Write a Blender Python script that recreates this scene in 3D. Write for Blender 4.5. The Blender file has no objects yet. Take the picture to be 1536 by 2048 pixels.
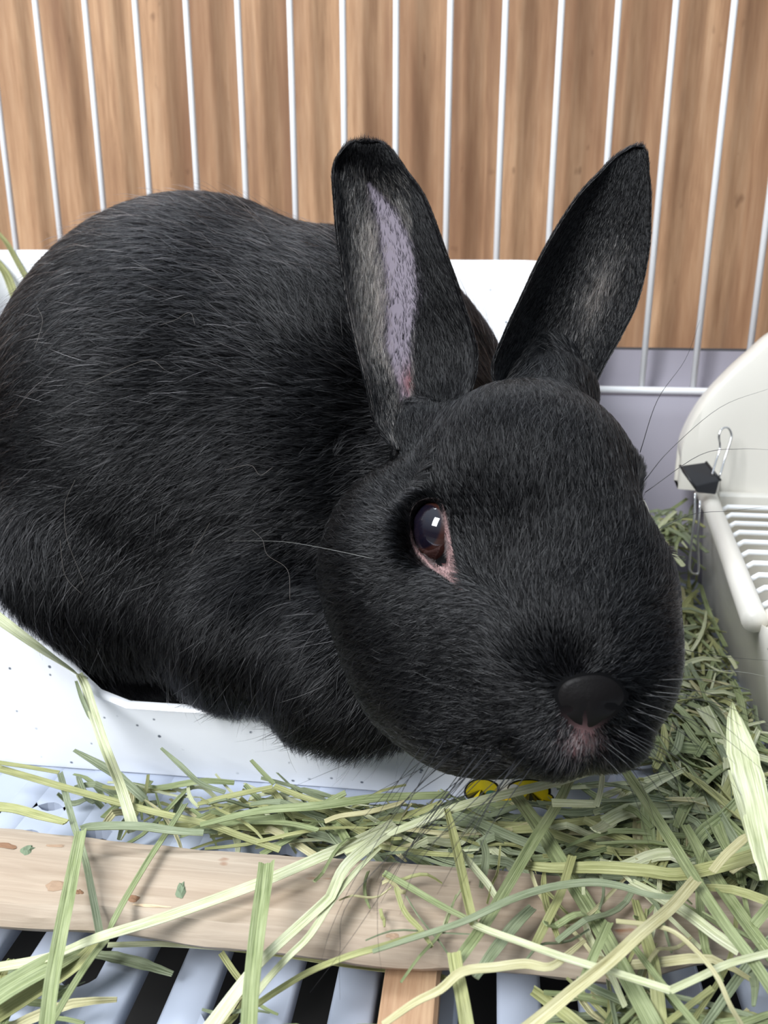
import bpy, math, random
import numpy as np
from mathutils import Vector, Matrix, noise
from mathutils.bvhtree import BVHTree

random.seed(7); rng = np.random.default_rng(11)
SC = bpy.context.scene
COL = SC.collection

# ------------------------------------------------------------------ camera
F, CX, CY = 1700.0, 768.0, 1024.0
PITCH, YAW, H = math.radians(17.3), math.radians(7.0), 0.17
cam_d = bpy.data.cameras.new('camera'); cam = bpy.data.objects.new('camera', cam_d); COL.objects.link(cam)
cam.location = (0, 0, H)
cam.rotation_euler = (math.pi/2 - PITCH, 0, YAW)
cam_d.sensor_fit = 'VERTICAL'; cam_d.sensor_height = 4.8; cam_d.sensor_width = 3.6
cam_d.lens = 4.8*F/2048
cam_d.clip_start = 0.005; cam_d.clip_end = 50
cam_d.dof.use_dof = True; cam_d.dof.focus_distance = 0.225; cam_d.dof.aperture_fstop = 3.2
SC.camera = cam

# ------------------------------------------------------------------ light
W = bpy.data.worlds.new('world'); SC.world = W; W.use_nodes = True
wn = W.node_tree; wn.nodes.clear()
wo = wn.nodes.new('ShaderNodeOutputWorld'); wb = wn.nodes.new('ShaderNodeBackground')
# dim room: pale ceiling above, darker furniture and floor level below
wt = wn.nodes.new('ShaderNodeTexCoord'); wsx = wn.nodes.new('ShaderNodeSeparateXYZ'); wr = wn.nodes.new('ShaderNodeValToRGB')
wn.links.new(wt.outputs['Generated'], wsx.inputs[0]); wn.links.new(wsx.outputs[2], wr.inputs[0]); wn.links.new(wr.outputs[0], wb.inputs[0])
wr.color_ramp.elements[0].position = 0.1; wr.color_ramp.elements[0].color = (0.10, 0.10, 0.11, 1)
wr.color_ramp.elements[1].position = 0.9; wr.color_ramp.elements[1].color = (0.74, 0.86, 1.0, 1)
wb.inputs[1].default_value = 0.85
wn.links.new(wb.outputs[0], wo.inputs[0])

def area(name, loc, target, sx, sy, power, color):
    d = bpy.data.lights.new(name, 'AREA'); d.shape = 'RECTANGLE'; d.size = sx; d.size_y = sy
    d.energy = power; d.color = color
    o = bpy.data.objects.new(name, d); COL.objects.link(o); o.location = loc
    o.rotation_euler = (Vector(target)-Vector(loc)).to_track_quat('-Z', 'Y').to_euler()
    return o
area('window_light', (-0.60, -0.60, 1.02), (-0.02, 0.36, 0.12), 0.40, 0.66, 31.0, (0.94, 0.97, 1.0))
area('skylight', (-0.25, 0.72, 1.15), (-0.03, 0.3, 0.05), 0.8, 0.4, 14.0, (0.90, 0.95, 1.0))

vs = SC.view_settings
vs.view_transform = 'Standard'; vs.look = 'None'; vs.gamma = 1.0; vs.exposure = 0.0; vs.use_curve_mapping = False
SC.display_settings.display_device = 'sRGB'
SC.cycles.max_bounces = 8; SC.cycles.use_denoising = True
SC.cycles.transparent_max_bounces = 6

# ------------------------------------------------------------------ coordinates
R_ = np.array([math.cos(YAW), math.sin(YAW), 0.0])
FW = np.array([-math.sin(YAW)*math.cos(PITCH), math.cos(YAW)*math.cos(PITCH), -math.sin(PITCH)])
UP = np.cross(R_, FW)
CAM = np.array([0, 0, H])
def ray(px, py): return FW + R_*((px-CX)/F) + UP*((CY-py)/F)
def PC(px, py, z): return Vector(CAM + ray(px, py)*z)                      # camera depth z, metres
def PZ(px, py, wz): r = ray(px, py); return Vector(CAM + r*((wz-H)/r[2]))   # on a level plane
def PY(px, py, wy): r = ray(px, py); return Vector(CAM + r*(wy/r[1]))       # on a plane parallel to the back
def mm2w(P): P = np.asarray(P, float)*0.001; return CAM + P[..., 0:1]*R_ + P[..., 1:2]*UP + P[..., 2:3]*FW
def w2mm(P): Q = (np.asarray(P, float)-CAM)*1000; return np.stack([Q@R_, Q@UP, Q@FW], -1)
def c2px(P): return np.stack([CX+P[..., 0]/P[..., 2]*F, CY-P[..., 1]/P[..., 2]*F], -1)
def pxm(px, py, z): return np.array([(px-CX)/F*z, (CY-py)/F*z, z])
def srgb(r, g, b):
    f = lambda c: (c/255/12.92) if c/255 <= .04045 else ((c/255+.055)/1.055)**2.4
    return (f(r), f(g), f(b), 1)

# ------------------------------------------------------------------ objects
def mesh_obj(name, verts, faces, mat=None, parent=None, smooth=False):
    me = bpy.data.meshes.new(name)
    me.from_pydata([tuple(v) for v in verts], [], faces)
    me.update()
    if smooth: me.polygons.foreach_set('use_smooth', [True]*len(me.polygons))
    o = bpy.data.objects.new(name, me); COL.objects.link(o)
    if mat:
        for m in (mat if isinstance(mat, (list, tuple)) else [mat]): me.materials.append(m)
    if parent: o.parent = parent; o.matrix_parent_inverse = Matrix.Identity(4)
    return o
def empty(name, loc=(0, 0, 0)):
    o = bpy.data.objects.new(name, None); COL.objects.link(o); o.location = loc; o.empty_display_size = .01
    return o
def tag(o, label=None, cat=None, group=None, kind=None):
    if label: o['label'] = label
    if cat: o['category'] = cat
    if group: o['group'] = group
    if kind: o['kind'] = kind
    return o
class MB:
    def __init__(s): s.v = []; s.f = []
    def add(s, v, f): n = len(s.v); s.v += [tuple(p) for p in v]; s.f += [tuple(i+n for i in q) for q in f]
    def box(s, lo, hi, b=0.0):
        (x0, y0, z0), (x1, y1, z1) = lo, hi
        if b <= 0:
            v = [(x, y, z) for x in (x0, x1) for y in (y0, y1) for z in (z0, z1)]
            s.add(v, [(0,1,3,2),(4,6,7,5),(0,4,5,1),(2,3,7,6),(0,2,6,4),(1,5,7,3)]); return
        # bevelled along its long axis (an octagonal prism with chamfered ends)
        L = [x1-x0, y1-y0, z1-z0]; ax = L.index(max(L)); o = [a for a in range(3) if a != ax]
        lo_, hi_ = [x0, y0, z0], [x1, y1, z1]
        def ring(t, k):
            p0, p1, q0, q1 = lo_[o[0]]+k, hi_[o[0]]-k, lo_[o[1]]+k, hi_[o[1]]-k
            pts = [(p0+b,q0),(p1-b,q0),(p1,q0+b),(p1,q1-b),(p1-b,q1),(p0+b,q1),(p0,q1-b),(p0,q0+b)]
            out = []
            for p, q in pts:
                c = [0,0,0]; c[ax] = t; c[o[0]] = p; c[o[1]] = q; out.append(tuple(c))
            return out
        v = ring(lo_[ax], b*.6)+ring(lo_[ax]+b*.6, 0)+ring(hi_[ax]-b*.6, 0)+ring(hi_[ax], b*.6)
        f = [tuple(range(8)), tuple(range(24, 32))[::-1]]
        for r in range(3):
            for i in range(8): j = (i+1) % 8; f.append((r*8+i, r*8+j, r*8+8+j, r*8+8+i))
        s.add(v, f)
    def tube(s, pts, rad, n=8, cap=True):
        pts = [Vector(p) for p in pts]; m = len(pts)
        rad = [rad]*m if not hasattr(rad, '__len__') else rad
        t = [(pts[min(i+1, m-1)]-pts[max(i-1, 0)]).normalized() for i in range(m)]
        u = t[0].orthogonal().normalized(); v = []
        for i in range(m):
            u = (u - t[i]*u.dot(t[i])).normalized(); w = t[i].cross(u)
            for k in range(n):
                a = 2*math.pi*k/n; v.append(pts[i]+(u*math.cos(a)+w*math.sin(a))*rad[i])
        f = [(i*n+k, i*n+(k+1) % n, (i+1)*n+(k+1) % n, (i+1)*n+k) for i in range(m-1) for k in range(n)]
        if cap: f += [tuple(range(n))[::-1], tuple(range((m-1)*n, m*n))]
        s.add(v, f)
    def build(s, name, mat=None, parent=None, smooth=False):
        return mesh_obj(name, s.v, s.f, mat, parent, smooth)
def auto_smooth(o, ang=35):
    me = o.data; me.polygons.foreach_set('use_smooth', [True]*len(me.polygons))
    try: me.set_sharp_from_angle(angle=math.radians(ang))
    except Exception: pass
def catmull(P, n):
    P = [np.array(p, float) for p in P]; out = []
    Q = [2*P[0]-P[1]]+P+[2*P[-1]-P[-2]]
    for i in range(1, len(Q)-2):
        for k in range(n):
            t = k/n; a, b, c, d = Q[i-1:i+3]
            out.append(.5*((2*b)+(-a+c)*t+(2*a-5*b+4*c-d)*t*t+(-a+3*b-3*c+d)*t**3))
    out.append(P[-1]); return out

# ------------------------------------------------------------------ materials
class NT:
    def __init__(s, name):
        s.m = bpy.data.materials.new(name); s.m.use_nodes = True; s.t = s.m.node_tree; s.t.nodes.clear()
        s.out = s.n('ShaderNodeOutputMaterial'); s.b = s.n('ShaderNodeBsdfPrincipled'); s.l(s.b.outputs[0], s.out.inputs[0])
    def n(s, t, **k):
        o = s.t.nodes.new(t)
        for a, v in k.items(): setattr(o, a, v)
        return o
    def l(s, a, b): s.t.links.new(a, b)
    def obj(s, scale=(1, 1, 1)):
        tc = s.n('ShaderNodeTexCoord'); mp = s.n('ShaderNodeMapping'); s.l(tc.outputs['Object'], mp.inputs[0])
        mp.inputs['Scale'].default_value = scale; return mp.outputs[0]
    def noise(s, vec, scale, detail=4, rough=.5, dist=0):
        o = s.n('ShaderNodeTexNoise'); o.inputs['Scale'].default_value = scale; o.inputs['Detail'].default_value = detail
        o.inputs['Roughness'].default_value = rough; o.inputs['Distortion'].default_value = dist
        if vec is not None: s.l(vec, o.inputs['Vector'])
        return o.outputs['Fac']
    def ramp(s, fac, stops):
        o = s.n('ShaderNodeValToRGB'); s.l(fac, o.inputs[0]); e = o.color_ramp.elements
        while len(e) < len(stops): e.new(.5)
        for q, (p, c) in zip(e, stops): q.position = p; q.color = c if len(c) == 4 else (*c, 1)
        return o.outputs[0]
    def mix(s, fac, a, b, mode='MIX'):
        o = s.n('ShaderNodeMix', data_type='RGBA', blend_type=mode)
        for v, i in ((fac, 0), (a, 6), (b, 7)):
            if isinstance(v, (int, float)): o.inputs[i].default_value = v
            elif isinstance(v, tuple): o.inputs[i].default_value = v
            else: s.l(v, o.inputs[i])
        return o.outputs[2]
    def math(s, op, a, b=0.0):
        o = s.n('ShaderNodeMath', operation=op)
        for v, i in ((a, 0), (b, 1)):
            if isinstance(v, (int, float)): o.inputs[i].default_value = v
            else: s.l(v, o.inputs[i])
        return o.outputs[0]
    def bump(s, h, strength=.3, dist=.001):
        o = s.n('ShaderNodeBump'); o.inputs['Strength'].default_value = strength; o.inputs['Distance'].default_value = dist
        s.l(h, o.inputs['Height']); s.l(o.outputs[0], s.b.inputs['Normal'])
    def set(s, **k):
        for a, v in k.items():
            i = s.b.inputs[a.replace('_', ' ')]
            if isinstance(v, (int, float, tuple)): i.default_value = v
            else: s.l(v, i)
        return s
def plain(name, c, rough=.5, **k):
    n = NT(name); n.set(Base_Color=c, Roughness=rough, **k); return n.m

def m_wood_back():
    n = NT('weathered_wood_panel'); v = n.obj((1, 1, .06))
    g = n.noise(v, 260, 6, .65); big = n.noise(n.obj((1, 1, .16)), 26, 5, .6, .5); st = n.noise(n.obj((1, 1, .035)), 55, 3, .5, .3)
    c = n.ramp(g, [(.25, srgb(146, 108, 78)), (.5, srgb(188, 148, 112)), (.8, srgb(214, 178, 142))])
    c = n.mix(n.ramp(big, [(.40, (0, 0, 0, 1)), (.72, (1, 1, 1, 1))]), c, srgb(130, 92, 64))
    c = n.mix(n.ramp(st, [(.56, (0, 0, 0, 1)), (.70, (.75, .75, .75, 1))]), c, srgb(112, 76, 52))
    sp = n.noise(n.obj((1, 1, .5)), 120, 2, .5); c = n.mix(n.ramp(sp, [(.70, (0, 0, 0, 1)), (.78, (.6, .6, .6, 1))]), c, srgb(100, 66, 42))
    n.set(Base_Color=c, Roughness=.75); n.bump(g, .25, .0006); return n.m
def m_board():
    n = NT('peeled_pale_wood'); v = n.obj((.05, 1, 1)); g = n.noise(v, 420, 6, .6, .6); big = n.noise(n.obj((.3, 1, 1)), 40, 4)
    c = n.ramp(g, [(.25, srgb(150, 134, 116)), (.55, srgb(176, 160, 141)), (.85, srgb(197, 183, 164))])
    c = n.mix(n.ramp(big, [(.45, (0, 0, 0, 1)), (.75, (.6, .6, .6, 1))]), c, srgb(162, 138, 114))
    chip = n.noise(n.obj((.45, 1, 1)), 95, 3, .6); c = n.mix(n.ramp(chip, [(.68, (0, 0, 0, 1)), (.72, (.8, .8, .8, 1))]), c, srgb(138, 92, 62))
    n.set(Base_Color=c, Roughness=.7); n.bump(g, .35, .0006); return n.m
def m_plastic(name, col, speck=None, rough=.35, **k):
    n = NT(name); c = n.mix(n.ramp(n.noise(n.obj(), 30, 3), [(.3, (0, 0, 0, 1)), (.8, (.35, .35, .35, 1))]), col, tuple(x*.88 for x in col[:3])+(1,))
    if speck:
        vo = n.n('ShaderNodeTexVoronoi'); vo.inputs['Scale'].default_value = 170; n.l(n.obj(), vo.inputs['Vector'])
        sel = n.noise(n.obj(), 75, 1)
        f = n.math('MULTIPLY', n.ramp(vo.outputs['Distance'], [(.07, (1, 1, 1, 1)), (.12, (0, 0, 0, 1))]), n.ramp(sel, [(.45, (0, 0, 0, 1)), (.5, (1, 1, 1, 1))]))
        c = n.mix(f, c, speck)
    n.set(Base_Color=c, Roughness=rough, **k); n.bump(n.noise(n.obj(), 220, 3), .05, .0005); return n.m
def m_hay(name, dark, mid, light):
    n = NT(name); uv = n.n('ShaderNodeUVMap'); sx = n.n('ShaderNodeSeparateXYZ'); n.l(uv.outputs[0], sx.inputs[0])
    mp = n.n('ShaderNodeMapping'); mp.inputs['Scale'].default_value = (9, .35, 1); n.l(uv.outputs[0], mp.inputs[0])
    rib = n.noise(mp.outputs[0], 1.6, 3, .6)
    lg = n.n('ShaderNodeMapping'); lg.inputs['Scale'].default_value = (.6, 1.3, 1); n.l(uv.outputs[0], lg.inputs[0])
    ln = n.noise(lg.outputs[0], .8, 3)
    c = n.ramp(rib, [(.34, dark), (.5, mid), (.66, light)])
    c = n.mix(n.ramp(ln, [(.35, (0, 0, 0, 1)), (.75, (.55, .55, .55, 1))]), c, light)
    n.set(Base_Color=c, Roughness=.55); n.bump(rib, .5, .0004)
    tr = n.n('ShaderNodeBsdfTranslucent'); n.l(c, tr.inputs[0]); ms = n.n('ShaderNodeMixShader'); ms.inputs[0].default_value = .2
    n.l(n.b.outputs[0], ms.inputs[1]); n.l(tr.outputs[0], ms.inputs[2]); n.l(ms.outputs[0], n.out.inputs[0]); return n.m
M = {}
M['wood_back'] = m_wood_back(); M['board'] = m_board()
M['box'] = m_plastic('white_speckled_plastic', srgb(244, 245, 248), srgb(92, 98, 108), .3)
M['slat'] = m_plastic('pale_blue_grey_plastic', srgb(180, 188, 204), None, .4)
M['tray'] = m_plastic('grey_lavender_plastic', srgb(152, 148, 158), None, .45)
M['cream'] = m_plastic('cream_white_plastic', srgb(226, 222, 212), None, .35)
M['under'] = plain('dark_under_tray', srgb(52, 50, 48), .6)
M['wire'] = plain('white_coated_wire', srgb(244, 246, 248), .3)
M['hay_pale'] = m_hay('hay_pale', srgb(160, 168, 120), srgb(202, 206, 160), srgb(232, 233, 206))
M['hay_green'] = m_hay('hay_green', srgb(104, 118, 74), srgb(142, 154, 104), srgb(178, 186, 142))
M['hay_olive'] = m_hay('hay_olive', srgb(130, 134, 82), srgb(164, 166, 108), srgb(194, 194, 142))
M['hay_grey'] = m_hay('hay_grey_green', srgb(100, 112, 80), srgb(136, 147, 112), srgb(172, 180, 150))
M['hay_straw'] = m_hay('hay_straw', srgb(160, 152, 104), srgb(194, 188, 140), srgb(222, 216, 178))
M['clip'] = plain('black_coated_steel', srgb(38, 38, 40), .38)
M['chrome'] = plain('chrome_wire', (.75, .75, .75, 1), .18, Metallic=1.0)
M['yellow'] = plain('sticker_yellow', srgb(228, 206, 40), .35)
M['black'] = plain('sticker_black', srgb(26, 28, 26), .35)
M['teal'] = plain('sticker_teal', srgb(84, 128, 112), .35)
M['stwhite'] = plain('sticker_white', srgb(225, 226, 230), .35)

# ------------------------------------------------------------------ the setting
WY = 0.46                                       # plane of the cage wires
def struct(o, **k): return tag(o, kind='structure', **k)
b = MB(); b.box((-1.2, .4815, .118), (1.2, .500, .52)); struct(b.build('wall_back', M['wood_back']))
b = MB(); b.box((-1.2, -.6, -.052), (1.2, .62, -.042)); struct(b.build('floor', M['under']))

# grey moulded tray behind the wires: lip, ledge, inner wall
prof = [(.4805, .1165), (.4765, .1172), (.4752, .104), (.472, .0965), (.454, .0955), (.4515, .092), (.448, .086), (.440, -.006), (.446, -.006), (.460, .085), (.4805, .088)]
n_ = 24; xs = np.linspace(-.62, .62, n_); v = []; f = []
for x in xs: v += [(x, y, z) for y, z in prof]
k_ = len(prof)
for i in range(n_-1):
    for j in range(k_): j2 = (j+1) % k_; f.append((i*k_+j, i*k_+j2, (i+1)*k_+j2, (i+1)*k_+j))
f += [tuple(range(k_)), tuple(range((n_-1)*k_, n_*k_))[::-1]]
tray = mesh_obj('cage_tray', v, f, M['tray']); auto_smooth(tray, 30)
tag(tray, 'grey lavender plastic tray wall with a ledge under the white wires', 'tray')

# wire panel
panel = empty('wire_panel', (0, WY, .099))
tag(panel, 'white wire cage panel of upright bars before the brown wood', 'cage panel')
def kid(o, parent):                               # parent keeping world place
    o.parent = parent; o.matrix_parent_inverse = Matrix.Translation(-Vector(parent.location)); return o
xa, xb = PY(70, 0, WY).x, PY(1470, 0, WY).x; sp = (xb-xa)/13
for i in range(-8, 22):
    x = xa+sp*i; m = MB(); dz = .00018
    m.tube([(x, WY, .0993), (x, WY, .25), (x, WY, .40), (x, WY, .50)], .00165, 10); o = m.build('wire', M['wire'], None, True); kid(o, panel)
for z in (.0985, .495):
    m = MB(); m.tube([(-.5, WY-.0028, z), (0, WY-.0028, z), (.5, WY-.0028, z)], .0019, 10); kid(m.build('cross_wire', M['wire'], None, True), panel)
# ------------------------------------------------------------------ slatted floor grate
grate = empty('floor_grate', (0, .16, 0)); tag(grate, 'pale blue grey slatted plastic floor grate under the hay and board', 'floor grate')
S0, SP = -.0264, .0195
def slat(x, y0, y1):
    m = MB(); m.box((x-.0052, y0, -.006), (x+.0052, y1, 0), .0011); o = m.build('slat', M['slat'], None); auto_smooth(o, 50); kid(o, grate)
def web(x0, x1, y0, y1, name='web'):
    # rounded bridge between two slats, concave towards the slots
    m = MB(); n = 7; v = []
    for side in (0, 1):
        for i in range(n):
            t = i/(n-1); x = x0+(x1-x0)*t; bow = .0042*(1-4*t*(1-t)); y = (y0-bow) if side == 0 else (y1+bow)
            v += [(x, y, -.0002), (x, y, -.006)]
    f = []
    for i in range(n-1):
        a, c = i*2, (n+i)*2
        f += [(a, a+2, c+2, c), (a+1, c+1, c+3, a+3), (a, a+1, a+3, a+2), (c, c+2, c+3, c+1)]
    m.add(v, f); kid(m.build(name, M['slat'], None), grate)
for i in range(-14, 16):
    x = S0+SP*i
    slat(x, .02, .46)
    off = .006*math.sin(i*2.1)
    web(x+.0040, x+SP-.0040, .205+off, .214+off)
    web(x+.0040, x+SP-.0040, .2185+off, .4300)
    yy = .137+.007*((i*7) % 3-1)
    if i % 2 == 0: web(x+.0040, x+SP-.0040, yy, yy+.007)
    web(x+.0040, x+SP-.0040, .05, .058)

# ------------------------------------------------------------------ white high-backed box the rabbit sits in
box = empty('litter_box', (-.1, .33, 0))
tag(box, 'white speckled high-backed plastic box that the black rabbit sits in', 'litter box')
FY = .2285
def rim_h(x, y):
    base = .0305
    t = (-.1170-x)/.036; hl = base+.0385*max(0, t)**1.0 if t > 0 else base
    hl = min(hl, .1)
    s = min(1, max(0, (y-.30)/.10)); s = s*s*(3-2*s)
    back = .1635+.0045*min(1, max(0, (-.02-x)/.2))
    return hl*(1-s)+back*s
def foot(inset, n=28):
    # rounded quadrilateral, list of points counter-clockwise; inset pulls it in
    c = [(-.255+inset, FY+inset), (.050-inset, FY+inset), (.0185-inset, .431-inset), (-.262+inset, .431-inset)]
    r = [.022, .020, .016, .03]; out = []
    for i in range(4):
        p0, p, p1 = Vector(c[i-1]), Vector(c[i]), Vector(c[(i+1) % 4]); rr = max(.004, r[i]-inset)
        a, bb = (p0-p).normalized(), (p1-p).normalized()
        A, B = p+a*rr, p+bb*rr
        for k in range(9):
            t = k/8; out.append(A*(1-t)**2+p*2*t*(1-t)+B*t*t)
        q = Vector(c[(i+1) % 4])+(p-Vector(c[(i+1) % 4])).normalized()*max(.004, r[(i+1) % 4]-inset)
        for k in range(1, n): out.append(B.lerp(q, k/n))
    return out
def smooth_profile():
    # (inset, height fraction or absolute) rings from outer bottom, over the rim, to the inner floor
    return [(.0075, 'a', .0005), (.0062, 'a', .0035), (.004, 'f', .35), (.002, 'f', .7), (.0006, 'f', .92), (0, 'f', .97), (.0006, 'f', .995), (.002, 'f', 1.004),
            (.0034, 'f', .995), (.0042, 'f', .96), (.0052, 'f', .75), (.008, 'f', .4), (.011, 'a', .009), (.016, 'a', .006)]
rings = [(foot(i_), m_, h_) for i_, m_, h_ in smooth_profile()]
v = []; N = len(rings[0][0])
for pts, m_, h_ in rings:
    for p in pts:
        hh = rim_h(p.x, p.y); v.append((p.x, p.y, h_ if m_ == 'a' else max(.0045, hh*h_)))
f = []
for r in range(len(rings)-1):
    for i in range(N): j = (i+1) % N; f.append((r*N+i, r*N+j, (r+1)*N+j, (r+1)*N+i))
f.append(tuple(range(N))[::-1]); f.append(tuple(range((len(rings)-1)*N, len(rings)*N)))
shell = mesh_obj('shell', v, f, M['box']); auto_smooth(shell, 40); kid(shell, box)
def bvh_of(o):
    return BVHTree.FromPolygons([Vector(q.co) for q in o.data.vertices], [tuple(p.vertices) for p in o.data.polygons])
shell_bvh = bvh_of(shell)
shell['ignore'] = 1; del shell['ignore']
CV = Vector(CAM)
def on_box(px, py, off):
    d = Vector(ray(px, py)).normalized(); h = shell_bvh.ray_cast(CV, d)
    if h[0] is None: return PY(px, py, FY)
    return h[0]-d*off
# butterfly sticker: built flat on the front wall
stick = empty('butterfly_sticker', (0, 0, 0)); kid(stick, box); stick['label'] = 'yellow butterfly sticker with black edges'
def patch(name, pts, mat, off, par):
    c = (sum(p[0] for p in pts)/len(pts), sum(p[1] for p in pts)/len(pts))
    P = [on_box(*c, off)]+[on_box(p[0], p[1], off) for p in pts]; n = len(pts)
    o = mesh_obj(name, P, [(0, 1+i, 1+(i+1) % n) for i in range(n)], mat); o.parent = par
    o.matrix_parent_inverse = Matrix.Translation(-Vector(box.location)) if par is None else Matrix.Identity(4); return o
def blob(cx, cy, rx, ry, rot=0, n=20, wob=.0):
    out = []
    for i in range(n):
        a = 2*math.pi*i/n; r = 1+wob*math.sin(3*a+cx); x, y = rx*r*math.cos(a), ry*r*math.sin(a)
        out.append((cx+x*math.cos(rot)-y*math.sin(rot), cy+x*math.sin(rot)+y*math.cos(rot)))
    return out
stick.parent = None
sticker = []
for (cx_, cy_, rx, ry, ro) in [(962, 1579, 36, 22, -.15), (1060, 1581, 44, 24, .12), (1010, 1598, 20, 16, .3), (1085, 1599, 24, 12, -.1)]:
    sticker.append(('wing_edge', blob(cx_, cy_, rx, ry, ro, wob=.05), M['black'], .0003))
    sticker.append(('wing', blob(cx_, cy_, rx*.88, ry*.86, ro, wob=.05), M['yellow'], .0005))
for (cx_, cy_, rx, ry, ro) in [(1028, 1581, 12, 13, 0), (985, 1590, 14, 9, .3)]:
    sticker.append(('wing_spot', blob(cx_, cy_, rx, ry, ro), M['stwhite'] if cx_ > 1000 else M['teal'], .0007))
bpy.data.objects.remove(stick)
ss = None
for nm, pts, mt, off in sticker:
    P = [on_box(sum(p[0] for p in pts)/len(pts), sum(p[1] for p in pts)/len(pts), off)]+[on_box(p[0], p[1], off) for p in pts]; n = len(pts)
    if ss is None:
        ss = mesh_obj('butterfly_sticker', P, [(0, 1+(i+1) % n, 1+i) for i in range(n)], mt); kid(ss, box); ss['label'] = 'yellow butterfly sticker with black edges'
    else:
        o = mesh_obj(nm, P, [(0, 1+(i+1) % n, 1+i) for i in range(n)], mt); o.parent = ss; o.matrix_parent_inverse = Matrix.Identity(4)

# ------------------------------------------------------------------ pale peeled board in front, on a cross plank
def board_profile(x):
    fy = .1525; by = .1795
    if x > .036: 
        t = min(1, (x-.036)/.012); fy += .0055*t
        g = math.exp(-((x-.062)/.010)**2); fy += .0055*g
        by -= .002*t
    wv = .0007*math.sin(x*61)+.0005*math.sin(x*143+1)
    return fy+wv, by+.0006*math.sin(x*47+2)
v = []; xs = np.linspace(-.27, .30, 115); K = 12
for x in xs:
    fy, by = board_profile(x); z = .0215+.0004*math.sin(x*30)
    nz = lambda k: .00035*noise.noise(Vector((x*120, k*3.7, 0)))
    pr = [(fy+.0012, z+.0001), (fy+.007, z+.0006), (fy+.014, z+.0007), (by-.004, z+.0003), (by-.0005, z-.0012), (by, z-.005), (by-.002, z-.0095),
          (fy+.012, z-.0100), (fy+.0055, z-.0098), (fy-.0002, z-.0066), (fy-.0016, z-.0046), (fy-.0008, z-.0022)]
    for k, (y, zz) in enumerate(pr): v.append((x, y+nz(k), zz+nz(k+20)))
f = []
for i in range(len(xs)-1):
    for j in range(K): j2 = (j+1) % K; f.append((i*K+j, i*K+j2, (i+1)*K+j2, (i+1)*K+j))
f += [tuple(range(K)), tuple(range((len(xs)-1)*K, len(xs)*K))[::-1]]
board = mesh_obj('wooden_board', v, f, M['board']); auto_smooth(board, 28)
tag(board, 'pale peeled wooden board with chipped front edge lying in front of the box', 'board')
bd_bvh = bvh_of(board)
def on_board(px, py, off):
    h = bd_bvh.ray_cast(CV, Vector(ray(px, py)).normalized()); return (h[0] if h[0] else PZ(px, py, .0215))+Vector((0, 0, off))
def chip(name, cx, cy, rx, ry, rot, mat, hgt, lab=None):
    rr = random.Random(int(cx)); out = []; n = 14
    for ring, k, up in ((0, 1.0, .00008), (1, .55, hgt)):
        for i in range(n):
            a = 2*math.pi*i/n; j = 1+rr.uniform(-.28, .28); x, y = rx*k*j*math.cos(a), ry*k*j*math.sin(a)
            out.append(on_board(cx+x*math.cos(rot)-y*math.sin(rot), cy+x*math.sin(rot)+y*math.cos(rot), up))
    out.append(on_board(cx, cy, hgt*.6)); f = [(i, (i+1) % n, n+(i+1) % n, n+i) for i in range(n)]+[(n+i, n+(i+1) % n, 2*n) for i in range(n)]
    o = mesh_obj(name, out, f, mat); kid(o, board)
    if lab: o['label'] = lab
kn = plain('knot_brown', srgb(158, 132, 108), .8); kd = plain('knot_dark', srgb(134, 100, 74), .8); gc = plain('crumb_green', srgb(112, 126, 100), .8)
chip('knot', 112, 1772, 24, 9, -.1, kn, .0003, 'rough brown knot near the left end'); chip('knot', 158, 1784, 8, 5, 0, kd, .0003)
chip('knot', 268, 1797, 11, 7, -.2, kd, .0003); chip('knot', 12, 1692, 22, 6, .1, kd, .0002); chip('knot', 108, 1692, 20, 3, 0, kn, .0002)
chip('knot', 300, 1812, 40, 3, .08, plain('torn_fibre', srgb(206, 182, 150), .8), .0003); chip('knot', 785, 1872, 12, 6, 0, kn, .0002)
chip('hay_crumb', 55, 1700, 15, 8, -.5, gc, .0006, 'small green hay crumb'); chip('hay_crumb', 362, 1782, 9, 17, .2, gc, .0005)
b = MB(); xq = PZ(815, 2020, .011).x
b.box((xq-.0062, .06, .0003), (xq+.0066, .176, .0112), .0009)
pl = b.build('cross_plank', plain('tan_wood', srgb(186, 152, 120), .7)); auto_smooth(pl, 30)
n = NT('tan_plank_wood'); g = n.noise(n.obj((1, .06, 1)), 380, 5, .6); n.set(Base_Color=n.ramp(g, [(.3, srgb(160, 122, 92)), (.7, srgb(200, 168, 134))]), Roughness=.7); n.bump(g, .3, .0005)
pl.data.materials.clear(); pl.data.materials.append(n.m)
tag(pl, 'short tan wooden plank pointing forward from under the pale board', 'plank')

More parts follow.
